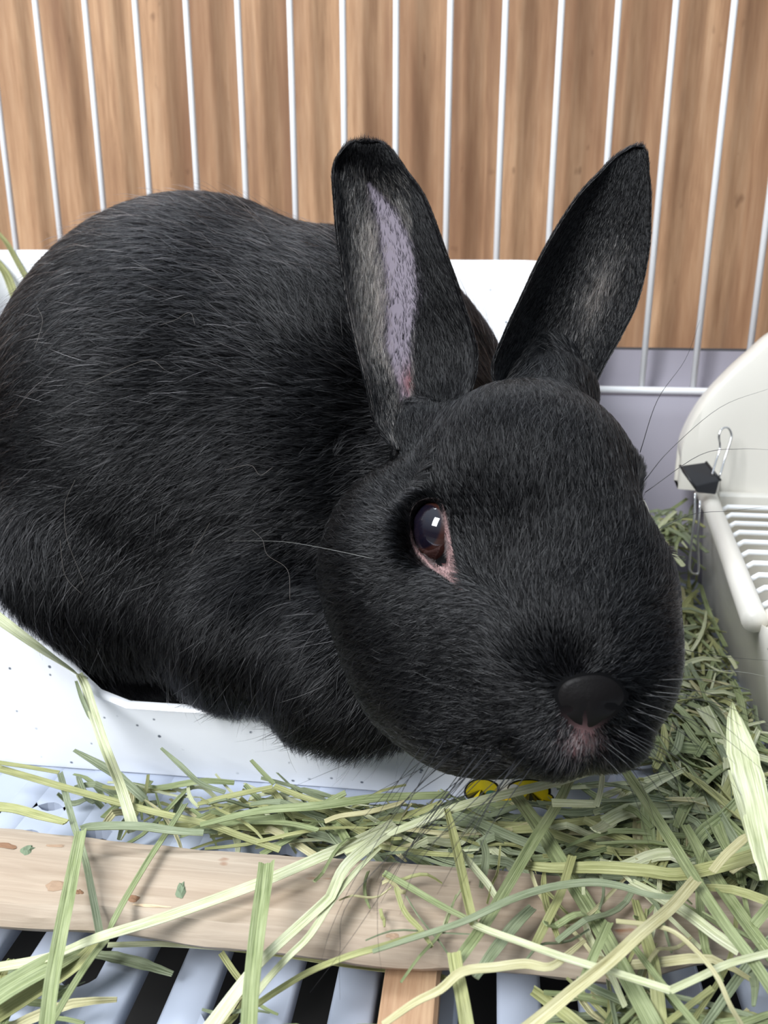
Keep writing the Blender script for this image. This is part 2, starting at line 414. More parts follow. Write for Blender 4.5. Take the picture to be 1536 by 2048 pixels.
# ------------------------------------------------------------------ cream litter pan at the right, hood, grille
pan = empty('corner_pan', (.16, .35, 0)); tag(pan, 'cream white plastic corner pan with wire grille at the right', 'pan')
RZ = .0575
def edge_x(y, z): a = .1078+(.425-y)/(.425-.258)*(.0868-.1078); bt = .1125+(.425-y)/(.425-.277)*(.103-.1125); return a+(bt-a)*(1-z/RZ)
def lerp3(a, b_, t): return tuple(a[k]+(b_[k]-a[k])*t for k in range(3))
Y0, Y1, XR = .252, .425, .34
def pan_ring(z, inset):
    c = [(edge_x(Y0, z)+inset, Y0+inset+(RZ-z)*.12), (XR-inset, Y0+inset+(RZ-z)*.12), (XR-inset, Y1-inset), (edge_x(Y1, z)+inset, Y1-inset)]
    out = []; r = .007
    for i in range(4):
        p0, p, p1 = Vector(c[i-1]), Vector(c[i]), Vector(c[(i+1) % 4]); a, bb = (p0-p).normalized(), (p1-p).normalized()
        for k in range(6): t = k/5; out.append((p+a*r)*(1-t)**2+p*2*t*(1-t)+(p+bb*r)*t*t)
        q = p1+(p-p1).normalized()*r
        for k in range(1, 8): out.append((p+bb*r).lerp(q, k/8))
    return [(q.x, q.y, z) for q in out]
rg = [pan_ring(.0005, 0), pan_ring(.02, 0), pan_ring(.04, 0), pan_ring(RZ-.004, 0), pan_ring(RZ-.001, .001), pan_ring(RZ-.002, .003), pan_ring(.03, .003), pan_ring(.006, .004)]
v = sum(rg, []); N = len(rg[0]); f = []
for r in range(len(rg)-1):
    for i in range(N): j = (i+1) % N; f.append((r*N+i, r*N+j, (r+1)*N+j, (r+1)*N+i))
f += [tuple(range(N))[::-1], tuple(range((len(rg)-1)*N, len(rg)*N))]
o = mesh_obj('pan_body', v, f, M['cream']); auto_smooth(o, 40); kid(o, pan)
# round rolled rim: left rail, corner piece, front rail
m = MB(); A = Vector((edge_x(Y1, RZ), Y1-.001, RZ)); B_ = Vector((edge_x(Y0, RZ), Y0+.006, RZ))
m.tube([A, A.lerp(B_, .06), A.lerp(B_, .3), A.lerp(B_, .7), B_], [.0042, .0046, .0040, .0040, .0040], 14); kid(m.build('rim_rail', M['cream'], None, True), pan)
m = MB(); m.tube([A+Vector((0, -.001, .007)), A+Vector((0, -.006, .008)), A.lerp(B_, .10)+Vector((0, 0, .006)), A.lerp(B_, .14)+Vector((.0003, 0, .0005))], [.004, .0055, .0055, .0042], 14); kid(m.build('rim_corner', M['cream'], None, True), pan)
m = MB(); m.tube([B_+Vector((.004, -.001, -.002)), B_+Vector((.02, -.001, -.002)), (XR, Y0, RZ-.002)], .0065, 14); kid(m.build('front_rail', M['cream'], None, True), pan)
# grille
gr0 = []
for k in range(11):
    y = .392-.0125*k; x0 = edge_x(y, RZ)+.004
    if y < Y0+.01: break
    m = MB(); m.tube([(x0, y, RZ-.005), (x0+.004, y, RZ-.002), (XR-.01, y, RZ-.002)], .00115, 8); kid(m.build('grille_wire', M['wire'], None, True), pan)
for x in (.150, .215):
    m = MB(); m.tube([(x, Y0+.01, RZ-.0055), (x, Y1-.02, RZ-.0055)], .0016, 8); kid(m.build('grille_rod', M['wire'], None, True), pan)
m = MB(); m.box((edge_x(.405, RZ)+.004, .399, RZ-.006), (XR-.006, .405, RZ+.002), .001); kid(m.build('grille_frame', M['cream'], None), pan)
# hood: tall curved splash guard
top = [PY(px, py, .41) for px, py in [(1366, 930), (1364, 895), (1384, 842), (1414, 792), (1458, 742), (1500, 702), (1544, 664)]]
prof_ = [(p.x, p.z) for p in top]+[(top[-1].x+.02, top[-1].z+.013), (top[-1].x+.05, top[-1].z+.024), (top[-1].x+.10, top[-1].z+.028)]
prof_ = [(q[0], q[1]) for q in catmull([(a, c_) for a, c_ in prof_], 5)]
v = []; f = []
zb = RZ+.001
cols = []
for (x, z) in prof_:
    cols.append((x, z))
# shell rows from the front face over the rounded edge to the back
rows = [(.0, .0), (.0, .5), (.0, .93), (.0012, .985), (.004, 1.0), (.014, .995), (.0165, .97), (.0165, .5), (.0165, 0)]
for (x, z) in cols:
    bow = .010*max(0, 1-(x-cols[0][0])/.05)**2
    for dy, t in rows:
        zt = max(z, zb+.002); v.append((x+(.0015 if dy > .01 else 0), .4035+dy+bow*.6, zb+(zt-zb)*t-.0))
Kr = len(rows)
for i in range(len(cols)-1):
    for j in range(Kr-1): f.append((i*Kr+j, i*Kr+j+1, (i+1)*Kr+j+1, (i+1)*Kr+j))
    f.append((i*Kr+Kr-1, i*Kr, (i+1)*Kr, (i+1)*Kr+Kr-1))
f += [tuple(range(Kr))[::-1], tuple(range((len(cols)-1)*Kr, len(cols)*Kr))]
o = mesh_obj('hood', v, f, M['cream']); auto_smooth(o, 40); kid(o, pan)
# binder clip
def P_(px, py, d): return PC(px, py, d)
clip = empty('binder_clip', P_(1400, 960, .385)); tag(clip, 'black binder clip with chrome handles gripping the cream pan corner', 'binder clip')
q = [(1360, 930), (1408, 925), (1441, 958), (1432, 990), (1392, 978), (1378, 962)]
d0 = .384
fr = [P_(1360, 931, d0+.004), P_(1412, 924, d0+.004), P_(1440, 960, d0-.004), P_(1388, 972, d0-.004)]
bk = [p+Vector((.001, 0, -.0030)) for p in fr]; bk[2] = P_(1432, 990, d0-.004); bk[3] = P_(1394, 986, d0-.004)
m = MB(); m.add(fr+bk, [(0, 1, 2, 3), (4, 7, 6, 5), (0, 4, 5, 1), (1, 5, 6, 2), (2, 6, 7, 3), (3, 7, 4, 0)])
o = m.build('clamp', M['clip']); bm_ = o.modifiers.new('b', 'BEVEL'); bm_.width = .0005; bm_.segments = 2; kid(o, clip)
m = MB(); m.tube([P_(1441, 961, d0-.004), P_(1412, 924, d0+.004)], .0006, 8); m.tube([P_(1360, 931, d0+.004), P_(1390, 974, d0-.0045)], .0006, 8); kid(m.build('clamp_edge', M['clip'], None, True), clip)
m = MB(); m.tube(catmull([P_(1424, 950, d0-.002), P_(1431, 925, d0), P_(1440, 895, d0+.001), P_(1438, 872, d0), P_(1444, 858, d0), P_(1456, 856, d0), P_(1463, 870, d0), P_(1458, 892, d0), P_(1450, 915, d0), P_(1439, 955, d0-.002)], 5), .00048, 8)
kid(m.build('wire_handle', M['chrome'], None, True), clip)
m = MB(); m.tube(catmull([P_(1390, 985, d0-.008), P_(1388, 1040, d0-.009), P_(1380, 1110, d0-.009), P_(1380, 1140, d0-.009), P_(1390, 1148, d0-.009), P_(1397, 1140, d0-.009), P_(1396, 1080, d0-.009), P_(1400, 1000, d0-.008)], 5), .00055, 8)
kid(m.build('wire_handle', M['chrome'], None, True), clip)
# ================================================================== the rabbit
# signed-distance primitives in camera-aligned millimetres (x right, y up, z away); the mesh is then placed in the world
def E(px, py, z, rx, ry, rz): return ('E', pxm(px, py, z), np.array([rx, ry, rz], float))
def Cc(a, ra, b_, rb): return ('C', pxm(*a), ra, pxm(*b_), rb)
BODY = [E(402, 902, 330, 80, 95, 70), E(640, 955, 318, 76, 90, 62), E(150, 1130, 298, 33, 37, 34), E(520, 1238, 284, 34, 31, 33),
        E(870, 980, 284, 30, 42, 32), E(700, 1330, 262, 26, 28, 25), E(300, 1180, 300, 36, 34, 33)]
HEAD = [E(1045, 1010, 226, 30, 32, 32), E(838, 1140, 229, 25, 29, 25), E(885, 1320, 218, 22, 23, 20), E(985, 1300, 208, 20, 24, 19), E(1190, 1205, 213, 19, 22, 22),
        E(1130, 1320, 196, 20, 22.5, 19.5), E(1222, 1328, 199, 12.6, 16.6, 16), E(1090, 1452, 196, 14, 8.6, 12), E(950, 1440, 205, 14, 10.5, 13),
        E(1178, 1388, 182, 7.5, 6.0, 6.0), E(1120, 1150, 207, 20, 25, 17), E(1215, 1465, 189, 8.5, 7.2, 8), E(1105, 1475, 186, 8.5, 7.5, 8),
        Cc((860, 880, 238), 10, (850, 860, 242), 8), Cc((1090, 800, 243), 14, (1090, 745, 250), 10)]
def sd(p, q):
    if q[0] == 'E':
        d = p-q[1].astype(np.float32); r = q[2].astype(np.float32)
        k0 = np.sqrt(((d/r)**2).sum(-1)); k1 = np.sqrt(((d/(r*r))**2).sum(-1))+1e-9
        return k0*(k0-1)/k1
    a, ra, b_, rb = q[1:]; ab = b_-a; t = np.clip(((p-a)@ab)/(ab@ab), 0, 1)
    return np.sqrt((((p-a)-t[..., None]*ab)**2).sum(-1))-(ra+(rb-ra)*t)
def smin(a, b_, k):
    h = np.clip(.5+.5*(b_-a)/k, 0, 1); return b_*(1-h)+a*h-k*h*(1-h)
def s_body(p):
    d = sd(p, BODY[0])
    for q in BODY[1:]: d = smin(d, sd(p, q), 10)
    return d
def s_head(p):
    d = sd(p, HEAD[0])
    for i, q in enumerate(HEAD[1:]): d = smin(d, sd(p, q), 3.0 if i in (8, 10, 11) else (12 if i in (1, 2, 3, 4) else 9))
    # dips: eye sockets, nostril groove, cleft under the nose
    for q, k in ((E(857, 1066, 201, 5.1, 8.6, 17), 1.6), (E(1287, 1035, 213, 5, 9, 9), 4), (E(1160, 1488, 174, 1.6, 4.5, 5), 2.5), (E(1166, 1405, 171, 1.0, 4.0, 3.0), 2)):
        d = -smin(-d, sd(p, q), k)
    return d
def s_all(p):
    d = smin(s_body(p), s_head(p), 7)
    # sitting: flat underneath on the floor of the box and over its front wall
    w = CAM[2]*1000+p[..., 0]*R_[2]+p[..., 1]*UP[2]+p[..., 2]*FW[2]
    wy = p[..., 0]*R_[1]+p[..., 1]*UP[1]+p[..., 2]*FW[1]
    d = -smin(-d, w-8, 5)
    wx = p[..., 0]*R_[0]+p[..., 1]*UP[0]+p[..., 2]*FW[0]
    hh = 33+1.07*np.clip(-117-wx, 0, 70)
    blk = np.maximum(w-hh, wy-238.0)
    d = np.where(p[..., 2] > 238, np.maximum(d, -blk), d)
    return d
VX = 1.35
lo = np.array([-205, -125, 160.]); hi = np.array([100, 134, 405.])
dims = np.ceil((hi-lo)/VX).astype(int)
gx, gy, gz = [lo[i]+VX*np.arange(dims[i]+1) for i in range(3)]
D = np.empty((len(gx), len(gy), len(gz)), np.float32)
YY, ZZ = np.meshgrid(gy, gz, indexing='ij')
for i0 in range(0, len(gx), 16):
    xs_ = gx[i0:i0+16]
    P = np.empty((len(xs_), len(gy), len(gz), 3), np.float32)
    P[..., 0] = xs_[:, None, None]; P[..., 1] = YY[None]; P[..., 2] = ZZ[None]
    D[i0:i0+16] = s_all(P)
def surface_nets(D, lo, h):
    S = D < 0
    c = [S[a:S.shape[0]-1+a, b_:S.shape[1]-1+b_, c_:S.shape[2]-1+c_] for a in (0, 1) for b_ in (0, 1) for c_ in (0, 1)]
    n = sum(x.astype(np.int8) for x in c); act = (n > 0) & (n < 8)
    idx = -np.ones(act.shape, np.int64); I = np.argwhere(act); idx[act] = np.arange(len(I))
    acc = np.zeros((len(I), 3)); cnt = np.zeros(len(I))
    cor = [(a, b_, c_) for a in (0, 1) for b_ in (0, 1) for c_ in (0, 1)]
    for p in range(8):
        for q in range(p+1, 8):
            df = np.abs(np.array(cor[p])-np.array(cor[q]))
            if df.sum() != 1: continue
            a = D[tuple((I+cor[p]).T)]; b_ = D[tuple((I+cor[q]).T)]; m = (a < 0) != (b_ < 0)
            t = np.where(m, a/np.where(m, a-b_, 1), 0)[:, None]
            acc += m[:, None]*(np.array(cor[p])+t*(np.array(cor[q])-np.array(cor[p]))); cnt += m
    V = lo+(I+acc/cnt[:, None])*h
    F_ = []
    for ax in range(3):
        o1, o2 = [(1, 2), (2, 0), (0, 1)][ax]
        sl0 = [slice(1, -1)]*3; sl1 = [slice(1, -1)]*3
        sl0[ax] = slice(0, -1); sl1[ax] = slice(1, None)
        A, B = S[tuple(sl0)], S[tuple(sl1)]
        E_ = np.argwhere(A != B)
        base = E_.copy()
        for k in range(3):
            if k != ax: base[:, k] += 1
        def g(d1, d2):
            c = base.copy(); c[:, o1] -= d1; c[:, o2] -= d2; return idx[tuple(c.T)]
        q = np.stack([g(0, 0), g(1, 0), g(1, 1), g(0, 1)], -1)
        flip = ~A[tuple(E_.T)]; q[flip] = q[flip][:, ::-1]; F_.append(q)
    return V, np.concatenate(F_)
V3, Q3 = surface_nets(D, lo, VX); del D
def cloud_noise(P, s, seed):
    # smooth lumps from a few random sine waves
    r = np.random.default_rng(seed); o = np.zeros(len(P))
    for k in range(7):
        w = r.normal(size=3); w /= np.linalg.norm(w); o += np.sin(P@w/s*r.uniform(.6, 1.6)+r.uniform(0, 6.3))
    return o/7

# ears: cupped sheets with thickness, rows = (py, x left, x right), z along the ear, cup depth, twist
def ear(rows, cup, zrow, twist, thick=1.5, nu=34, per=7):
    rr = catmull([np.array([r[0], r[1], r[2], z, c, w], float) for r, z, c, w in zip(rows, zrow, cup, twist)], per)
    nv = len(rr); Vv = []
    for layer in (0, 1):
        for r in rr:
            py, xl, xr, z, cp, tw = r
            for k in range(nu+1):
                s = -1+2*k/nu
                bulge = cp*(1-abs(s)**2.2); zz = z+bulge+tw*s
                th = thick*(max(0, 1-s**4))**.5
                px = (xl+xr)/2+(xr-xl)/2*math.sin(s*math.pi/2*.98)
                Vv.append(pxm(px, py, zz+(th if layer else 0)))
    Vv = np.array(Vv); n1 = nu+1; Fv = []; L = nv*n1
    for i in range(nv-1):
        for k in range(nu):
            a, b_, c, d = i*n1+k, i*n1+k+1, (i+1)*n1+k+1, (i+1)*n1+k
            Fv.append((a, d, c, b_)); Fv.append((L+a, L+b_, L+c, L+d))
    for i in range(nv-1):
        for k, fl in ((0, 0), (nu, 1)):
            a, b_ = i*n1+k, (i+1)*n1+k; q = (a, L+a, L+b_, b_); Fv.append(q if not fl else q[::-1])
    for i, fl in ((0, 1), (nv-1, 0)):
        for k in range(nu): a = i*n1+k; q = (a, a+1, L+a+1, L+a); Fv.append(q if not fl else q[::-1])
    S_ = np.tile(np.linspace(-1, 1, n1), nv*2); T_ = np.tile(np.repeat(np.linspace(0, 1, nv), n1), 2); In = np.repeat([1, 0], L)
    return Vv, np.array(Fv), S_, T_, In
EL = ear([(900, 790, 850), (850, 752, 900), (780, 735, 942), (700, 714, 953), (600, 692, 925), (500, 677, 890), (400, 668, 852), (340, 666, 812), (305, 680, 786), (287, 699, 766), (282, 716, 749), (279, 729, 735)],
         [4, 9, 13, 14, 14, 13, 10, 6, 3, 1, 0, 0], [226, 228, 231, 235, 238, 242, 247, 250, 252, 254, 254, 254], [0, -2, -3, -4, -5, -5, -3, -2, 0, 0, 0, 0])
ER = ear([(850, 1040, 1165), (800, 1005, 1178), (740, 985, 1203), (670, 1008, 1242), (600, 1040, 1275), (500, 1088, 1297), (400, 1150, 1301), (345, 1200, 1297), (315, 1230, 1295), (298, 1254, 1288), (292, 1268, 1278)],
         [4, 8, 10, 10, 9, 8, 5, 3, 2, 1, 0], [229, 231, 234, 238, 241, 244, 248, 251, 253, 254, 254], [5, 6, 7, 7, 7, 6, 4, 2, 0, 0, 0])

skin_n = NT('rabbit_skin'); at = skin_n.n('ShaderNodeAttribute'); at.attribute_name = 'skin'
skin_n.set(Base_Color=at.outputs['Color'], Roughness=.6); skin_n.b.inputs['Specular IOR Level'].default_value = .08; skin_n.b.inputs['Subsurface Weight'].default_value = 0.0
M['skin'] = skin_n.m

rabbit = empty('rabbit', (-.05, .30, .012))
tag(rabbit, 'black short-haired rabbit with upright ears sitting in the white box', 'rabbit')
nB = len(V3); nL = len(EL[0]); nR = len(ER[0])
allV = np.concatenate([V3, EL[0], ER[0]])
faces = [tuple(q) for q in Q3.tolist()]+[tuple(i+nB for i in q) for q in EL[1].tolist()]+[tuple(i+nB+nL for i in q) for q in ER[1].tolist()]
body = mesh_obj('body', mm2w(allV), faces, M['skin'], None, True); kid(body, rabbit)
# skin colour
blk = np.array(srgb(9, 9, 10)); colr = np.tile(blk, (len(allV), 1))
pxa = c2px(allV)
def gauss(cx, cy, sx, sy, rot=0):
    dx, dy = pxa[:, 0]-cx, pxa[:, 1]-cy; c, s = math.cos(rot), math.sin(rot)
    return np.exp(-((dx*c+dy*s)/sx)**2-((-dx*s+dy*c)/sy)**2)
front = (allV[:, 2] < 216) & (np.arange(len(allV)) < nB)
def tint(w, c):
    global colr
    w = np.clip(w, 0, 1)[:, None]; colr = colr*(1-w)+np.array(srgb(*c))*w
tint(front*1.2*gauss(1165, 1484, 46, 34), (112, 86, 86)); tint(front*1.0*gauss(1160, 1497, 9, 20), (70, 34, 34))
S_, T_, In = EL[2], EL[3], EL[4]; m = np.zeros(len(allV)); sl = slice(nB, nB+nL)
pe = pxa[sl]
def inside_l(pp):                                   # bare lavender skin in the left ear
    t = np.clip((pp[:, 1]-375)/(800-375), 0, 1)
    c = np.interp(pp[:, 1], [370, 430, 500, 600, 700, 790], [735, 772, 795, 806, 796, 810]); w = np.interp(pp[:, 1], [365, 430, 500, 600, 700, 800], [6, 44, 62, 62, 50, 20])
    return np.clip(1.45-1.35*np.abs(pp[:, 0]-c)/w, 0, 1)*(pp[:, 1] > 368)*(pp[:, 1] < 812)
m[sl] = inside_l(pe)*(In == 1); tint(m, (122, 114, 124))
m[:] = 0; m[sl] = (In == 1)*np.exp(-((pe[:, 0]-822)/20)**2-((pe[:, 1]-765)/32)**2); tint(m, (104, 66, 68))
m[:] = 0; sl2 = slice(nB+nL, None); pr_ = pxa[sl2]
m[sl2] = (ER[4] == 1)*np.exp(-(((pr_[:, 0]-1190)*.93+(pr_[:, 1]-600)*.37)/34)**2-((-(pr_[:, 0]-1190)*.37+(pr_[:, 1]-600)*.93)/95)**2); tint(m*.8, (112, 104, 104))
ca = body.data.color_attributes.new('skin', 'FLOAT_COLOR', 'POINT'); ca.data.foreach_set('color', colr.astype(np.float32).ravel())
body_bvh = BVHTree.FromPolygons([Vector(p) for p in mm2w(V3)], [tuple(q) for q in Q3.tolist()])

# eyes
def m_eye():
    n = NT('rabbit_eye'); v = n.obj(); sx = n.n('ShaderNodeSeparateXYZ'); n.l(v, sx.inputs[0])
    # local z axis looks out of the eye; distance from the axis separates pupil, iris and white
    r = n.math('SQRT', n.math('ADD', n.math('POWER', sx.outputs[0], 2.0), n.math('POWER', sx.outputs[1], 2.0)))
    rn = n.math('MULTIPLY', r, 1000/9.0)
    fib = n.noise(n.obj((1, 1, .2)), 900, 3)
    c = n.ramp(rn, [(.58, srgb(8, 13, 27)), (.64, srgb(54, 30, 24)), (.80, srgb(50, 26, 22)), (.93, srgb(26, 12, 12))])  # black pupil tinted blue: sky reflection painted into its base colour
    c = n.mix(n.math('MULTIPLY', fib, .5), c, srgb(40, 24, 22))
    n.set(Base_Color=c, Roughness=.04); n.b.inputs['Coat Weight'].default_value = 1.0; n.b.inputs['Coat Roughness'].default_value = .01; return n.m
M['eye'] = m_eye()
def eyeball(c, r, look):
    vs_, fs_ = [], []; nu, nv = 48, 28; q = Vector(look).to_track_quat('Z', 'Y')
    for i in range(nv+1):
        for k in range(nu):
            th = math.pi*i/nv; ph = 2*math.pi*k/nu; vs_.append((r*math.sin(th)*math.cos(ph), r*math.sin(th)*math.sin(ph), r*math.cos(th)*(1.06 if th < 1.0 else 1)))
    for i in range(nv):
        for k in range(nu): fs_.append((i*nu+k, (i+1)*nu+k, (i+1)*nu+(k+1) % nu, i*nu+(k+1) % nu))
    o = mesh_obj('eye', vs_, fs_, M['eye'], None, True); o.location = Vector(c)-rabbit.location; o.rotation_mode = 'QUATERNION'; o.rotation_quaternion = q; o.parent = rabbit
    return o
def camdir(x, y, z): return Vector(R_*x+UP*y+FW*z)
EC = pxm(893, 1062, 213.0); ER_ = 8.9
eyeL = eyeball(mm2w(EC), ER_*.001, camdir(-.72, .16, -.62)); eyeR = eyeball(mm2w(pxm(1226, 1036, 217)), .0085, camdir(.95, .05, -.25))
# lids of the near eye: a strip from the eyeball to the skin
inner = [(838, 1013), (858, 1003), (876, 1008), (884, 1030), (888, 1060), (891, 1095), (893, 1120), (889, 1127), (868, 1122), (848, 1110), (833, 1090), (826, 1064), (827, 1036)]
outer = [(832, 1004), (858, 995), (884, 1000), (895, 1030), (902, 1062), (908, 1100), (921, 1140), (936, 1192), (896, 1162), (862, 1139), (829, 1110), (816, 1070), (818, 1030)]
def loopc(L, n):
    P = [np.array(p, float) for p in L]; m_ = len(P); out = []
    for i in range(m_):
        a, b_, c, d = P[i-1], P[i], P[(i+1) % m_], P[(i+2) % m_]
        for k in range(n): t = k/n; out.append(.5*((2*b_)+(-a+c)*t+(2*a-5*b_+4*c-d)*t*t+(-a+3*b_-3*c+d)*t**3))
    return out
li, lo_ = loopc(inner, 6), loopc(outer, 6); nl = len(li); lv = []; lcol = []
def eye_z(px, py, grow=0):
    d = np.array([(px-CX)/F, (CY-py)/F, 1.0]); r = ER_+grow; a = d@d; b_ = -2*d@EC; c = EC@EC-r*r; disc = b_*b_-4*a*c
    return (-b_-math.sqrt(max(disc, 0)))/(2*a)
def skin_z(px, py):
    h = body_bvh.ray_cast(CV, Vector(ray(px, py)).normalized())
    return w2mm(np.array(h[0]))[2] if h[0] else 215
LR = 6
for a, b_ in zip(li, lo_):
    za = min(eye_z(*a, .15), 214.5); zb_ = min(skin_z(*b_)-.1, eye_z(*b_, .35) if math.hypot(b_[0]-893, b_[1]-1062) < 66 else 300)
    for k in range(LR+1):
        t = k/LR; p = a*(1-t)+b_*t; z = za*(1-t)+zb_*t-1.0*math.sin(math.pi*min(1, t*1.15))**.8
        if math.hypot(p[0]-a[0], p[1]-a[1]) > 0 or (a[0] > 880 and a[1] > 1090): z = min(z, skin_z(*p)-.22)
        if k == LR: z += .8
        lv.append(mm2w(pxm(p[0], p[1], z)))
        pinkness = max(0, min(1, ((p[0]-845)*.6+(p[1]-1030))/60))
        c0, c1 = np.array(srgb(34, 28, 28)), np.array(srgb(146, 120, 118))
        lcol.append(c0*(1-pinkness)+c1*pinkness if k > 0 else np.array(srgb(60, 30, 30)))
lf = []
for i in range(nl):
    j = (i+1) % nl
    for k in range(LR): lf.append((i*(LR+1)+k, j*(LR+1)+k, j*(LR+1)+k+1, i*(LR+1)+k+1))
lid = mesh_obj('eyelid', lv, lf, M['skin'], None, True); kid(lid, rabbit); lid['label'] = 'pinkish eyelid rim'
ca = lid.data.color_attributes.new('skin', 'FLOAT_COLOR', 'POINT'); ca.data.foreach_set('color', np.array(lcol, np.float32).ravel())
# nose pad
npts = [(1108, 1392), (1122, 1362), (1160, 1347), (1205, 1345), (1240, 1362), (1257, 1392), (1240, 1422), (1208, 1446), (1178, 1462), (1150, 1452), (1124, 1428)]
nl_ = loopc(npts, 4); ctr = np.array([1180., 1400.]); nvv = []; nff = []; NRr = 7
for ri in range(NRr+1):
    t = ri/NRr
    for p in nl_:
        q = ctr+(p-ctr)*t; z = skin_z(*q)-.2*math.cos(t*math.pi/2)-.2+(1.0 if t == 1 else 0)
        z += .45*math.exp(-((q[0]-1170)/7)**2)*max(0, min(1, (q[1]-1395)/30))+ .8*math.exp(-((q[0]-1222)/15)**2-((q[1]-1412)/7)**2)+.8*math.exp(-((q[0]-1135)/12)**2-((q[1]-1418)/7)**2)
        nvv.append(mm2w(pxm(q[0], q[1], z)))
m_ = len(nl_)
for r in range(NRr):
    for i in range(m_): j = (i+1) % m_; nff.append((r*m_+i, r*m_+j, (r+1)*m_+j, (r+1)*m_+i))
nn = NT('nose_leather'); nn.set(Base_Color=srgb(17, 15, 15), Roughness=.5); nn.b.inputs['Specular IOR Level'].default_value = .14; nn.bump(nn.noise(nn.obj(), 1500, 2), .3, .0002)
nose = mesh_obj('nose', nvv, nff, nn.m, None, True); kid(nose, rabbit)

# ------------------------------------------------------------------ fur
G = [  # guides for the head: px, py -> image direction (right, down), lift
 (960, 780, -.1, -1), (1080, 830, .0, -1), (1180, 880, .3, -1), (900, 900, -.35, -1), (1000, 950, -.15, -1), (1130, 980, .1, -1), (1230, 1000, .35, -1), (1100, 1120, -.05, -1),
 (1000, 1130, -.1, -1), (1200, 1150, .25, -1), (1260, 1150, .8, -.8), (1150, 1260, .0, -1), (1050, 1300, -.5, -.8), (1250, 1300, .8, -.5), (1310, 1250, 1, -.2), (1310, 1400, 1, .25),
 (1250, 1440, .9, .5), (1050, 1440, -1, .35), (1120, 1480, -.6, .8), (1210, 1490, .5, .8), (1150, 1530, 0, 1), (980, 1500, -1, .5), (900, 1400, -1, .25), (800, 1400, -1, .45), (760, 1250, -1, .25),
 (680, 1150, -1, .1), (680, 1000, -1, -.25), (760, 930, -.6, -.8), (780, 1100, -1, 0), (860, 1220, -1, .1), (940, 1220, -.9, .0), (950, 1050, -.3, -1), (820, 980, -.6, -.8), (700, 1300, -.9, .5), (1000, 1380, -1, .1)]
GB = [(600, 500, -.9, -.45), (450, 430, -1, -.1), (250, 470, -1, .2), (100, 600, -.9, .5), (620, 620, -.6, -.8), (900, 640, -.5, -.8), (500, 700, -1, -.15), (300, 700, -1, .15), (100, 800, -.9, .4),
 (600, 850, -1, -.05), (400, 900, -1, .3), (150, 950, -.8, .5), (600, 1050, -.95, .35), (400, 1100, -.85, .6), (200, 1100, -.5, .9), (60, 1100, .1, 1), (560, 1200, -.7, .8), (400, 1300, -.55, .85), (250, 1300, .2, 1),
 (120, 1250, .4, 1), (620, 1380, -.45, .9), (500, 1420, -.4, .9), (750, 1480, -.2, 1), (330, 1380, -.3, 1), (700, 950, -.9, .2), (640, 1250, -.9, .6)]
def guide(P2, G):
    G = np.array(G, float); d2 = ((P2[:, None, :]-G[None, :, :2])**2).sum(-1); w = 1/(d2+900)**1.6; dd = G[:, 2:4]/np.linalg.norm(G[:, 2:4], axis=1)[:, None]
    v = (w[..., None]*dd[None]).sum(1); return v/(np.linalg.norm(v, axis=1)[:, None]+1e-9)
def sample(V, T, N, weight):
    a, b_, c = V[T[:, 0]], V[T[:, 1]], V[T[:, 2]]; cr = np.cross(b_-a, c-a); A = np.linalg.norm(cr, axis=1)/2; n = cr/(2*A[:, None]+1e-12)
    w = A*weight(( a+b_+c)/3, n); cs = np.cumsum(w); i = np.searchsorted(cs, rng.random(N)*cs[-1]); i = np.minimum(i, len(T)-1)
    r1 = np.sqrt(rng.random(N)); r2 = rng.random(N); bc = np.stack([1-r1, r1*(1-r2), r1*r2], -1)
    return (V[T[i]]*bc[..., None]).sum(1), i, bc, n
def tris(Q): return np.concatenate([Q[:, [0, 1, 2]], Q[:, [0, 2, 3]]])
def vnorm(V, T):
    cr = np.cross(V[T[:, 1]]-V[T[:, 0]], V[T[:, 2]]-V[T[:, 0]]); n = np.zeros_like(V)
    for k in range(3): np.add.at(n, T[:, k], cr)
    return n/(np.linalg.norm(n, axis=1)[:, None]+1e-12)
strands = []
def grow(P, n, d2, length, lift, rad, tintv, K=5, curl=.10, clump=None):
    N = len(P); d = np.stack([d2[:, 0], -d2[:, 1], np.zeros(N)], -1)
    # bend the wish direction into the tangent plane
    t = d-(d*n).sum(-1, keepdims=True)*n; t /= np.linalg.norm(t, axis=1)[:, None]+1e-9
    side = np.cross(n, t); t = t+side*(rng.normal(size=(N, 1))*curl); t /= np.linalg.norm(t, axis=1)[:, None]
    pts = np.empty((N, K, 3)); s = np.linspace(0, 1, K)
    cv = rng.normal(size=(N, 1))*.12
    for k in range(K):
        u = s[k]; out = lift*(1.5*u-.75*u*u)        # leaves the skin steeply, then lies down
        pts[:, k] = P+(t*u+side*cv*u*u)*length[:, None]+n*(out*length)[:, None]
    if clump is not None:                            # tips lean to shared points
        cell, amt = clump
        key = np.floor(pts[:, -1]/cell).astype(np.int64); kk = key[:, 0]*73856093 ^ key[:, 1]*19349663 ^ key[:, 2]*83492791
        _, inv = np.unique(kk, return_inverse=True); inv = inv.ravel(); cnt = np.bincount(inv); ctr_ = np.stack([np.bincount(inv, pts[:, -1, j])/cnt for j in range(3)], -1)[inv]
        dl = (ctr_-pts[:, -1])*amt
        for k in range(1, K): pts[:, k] += dl*s[k]**1.5
    rd = rad[:, None]*np.array([1, .95, .85, .6, .15])[None] if K == 5 else rad[:, None]*np.linspace(1, .2, K)[None]
    strands.append((pts, rd, tintv))
def facing(c, n): f = -(n*c).sum(-1)/np.linalg.norm(c, axis=1); return f
TB = tris(Q3); NB = vnorm(V3, TB)
pxy_tri = lambda c: c2px(c)
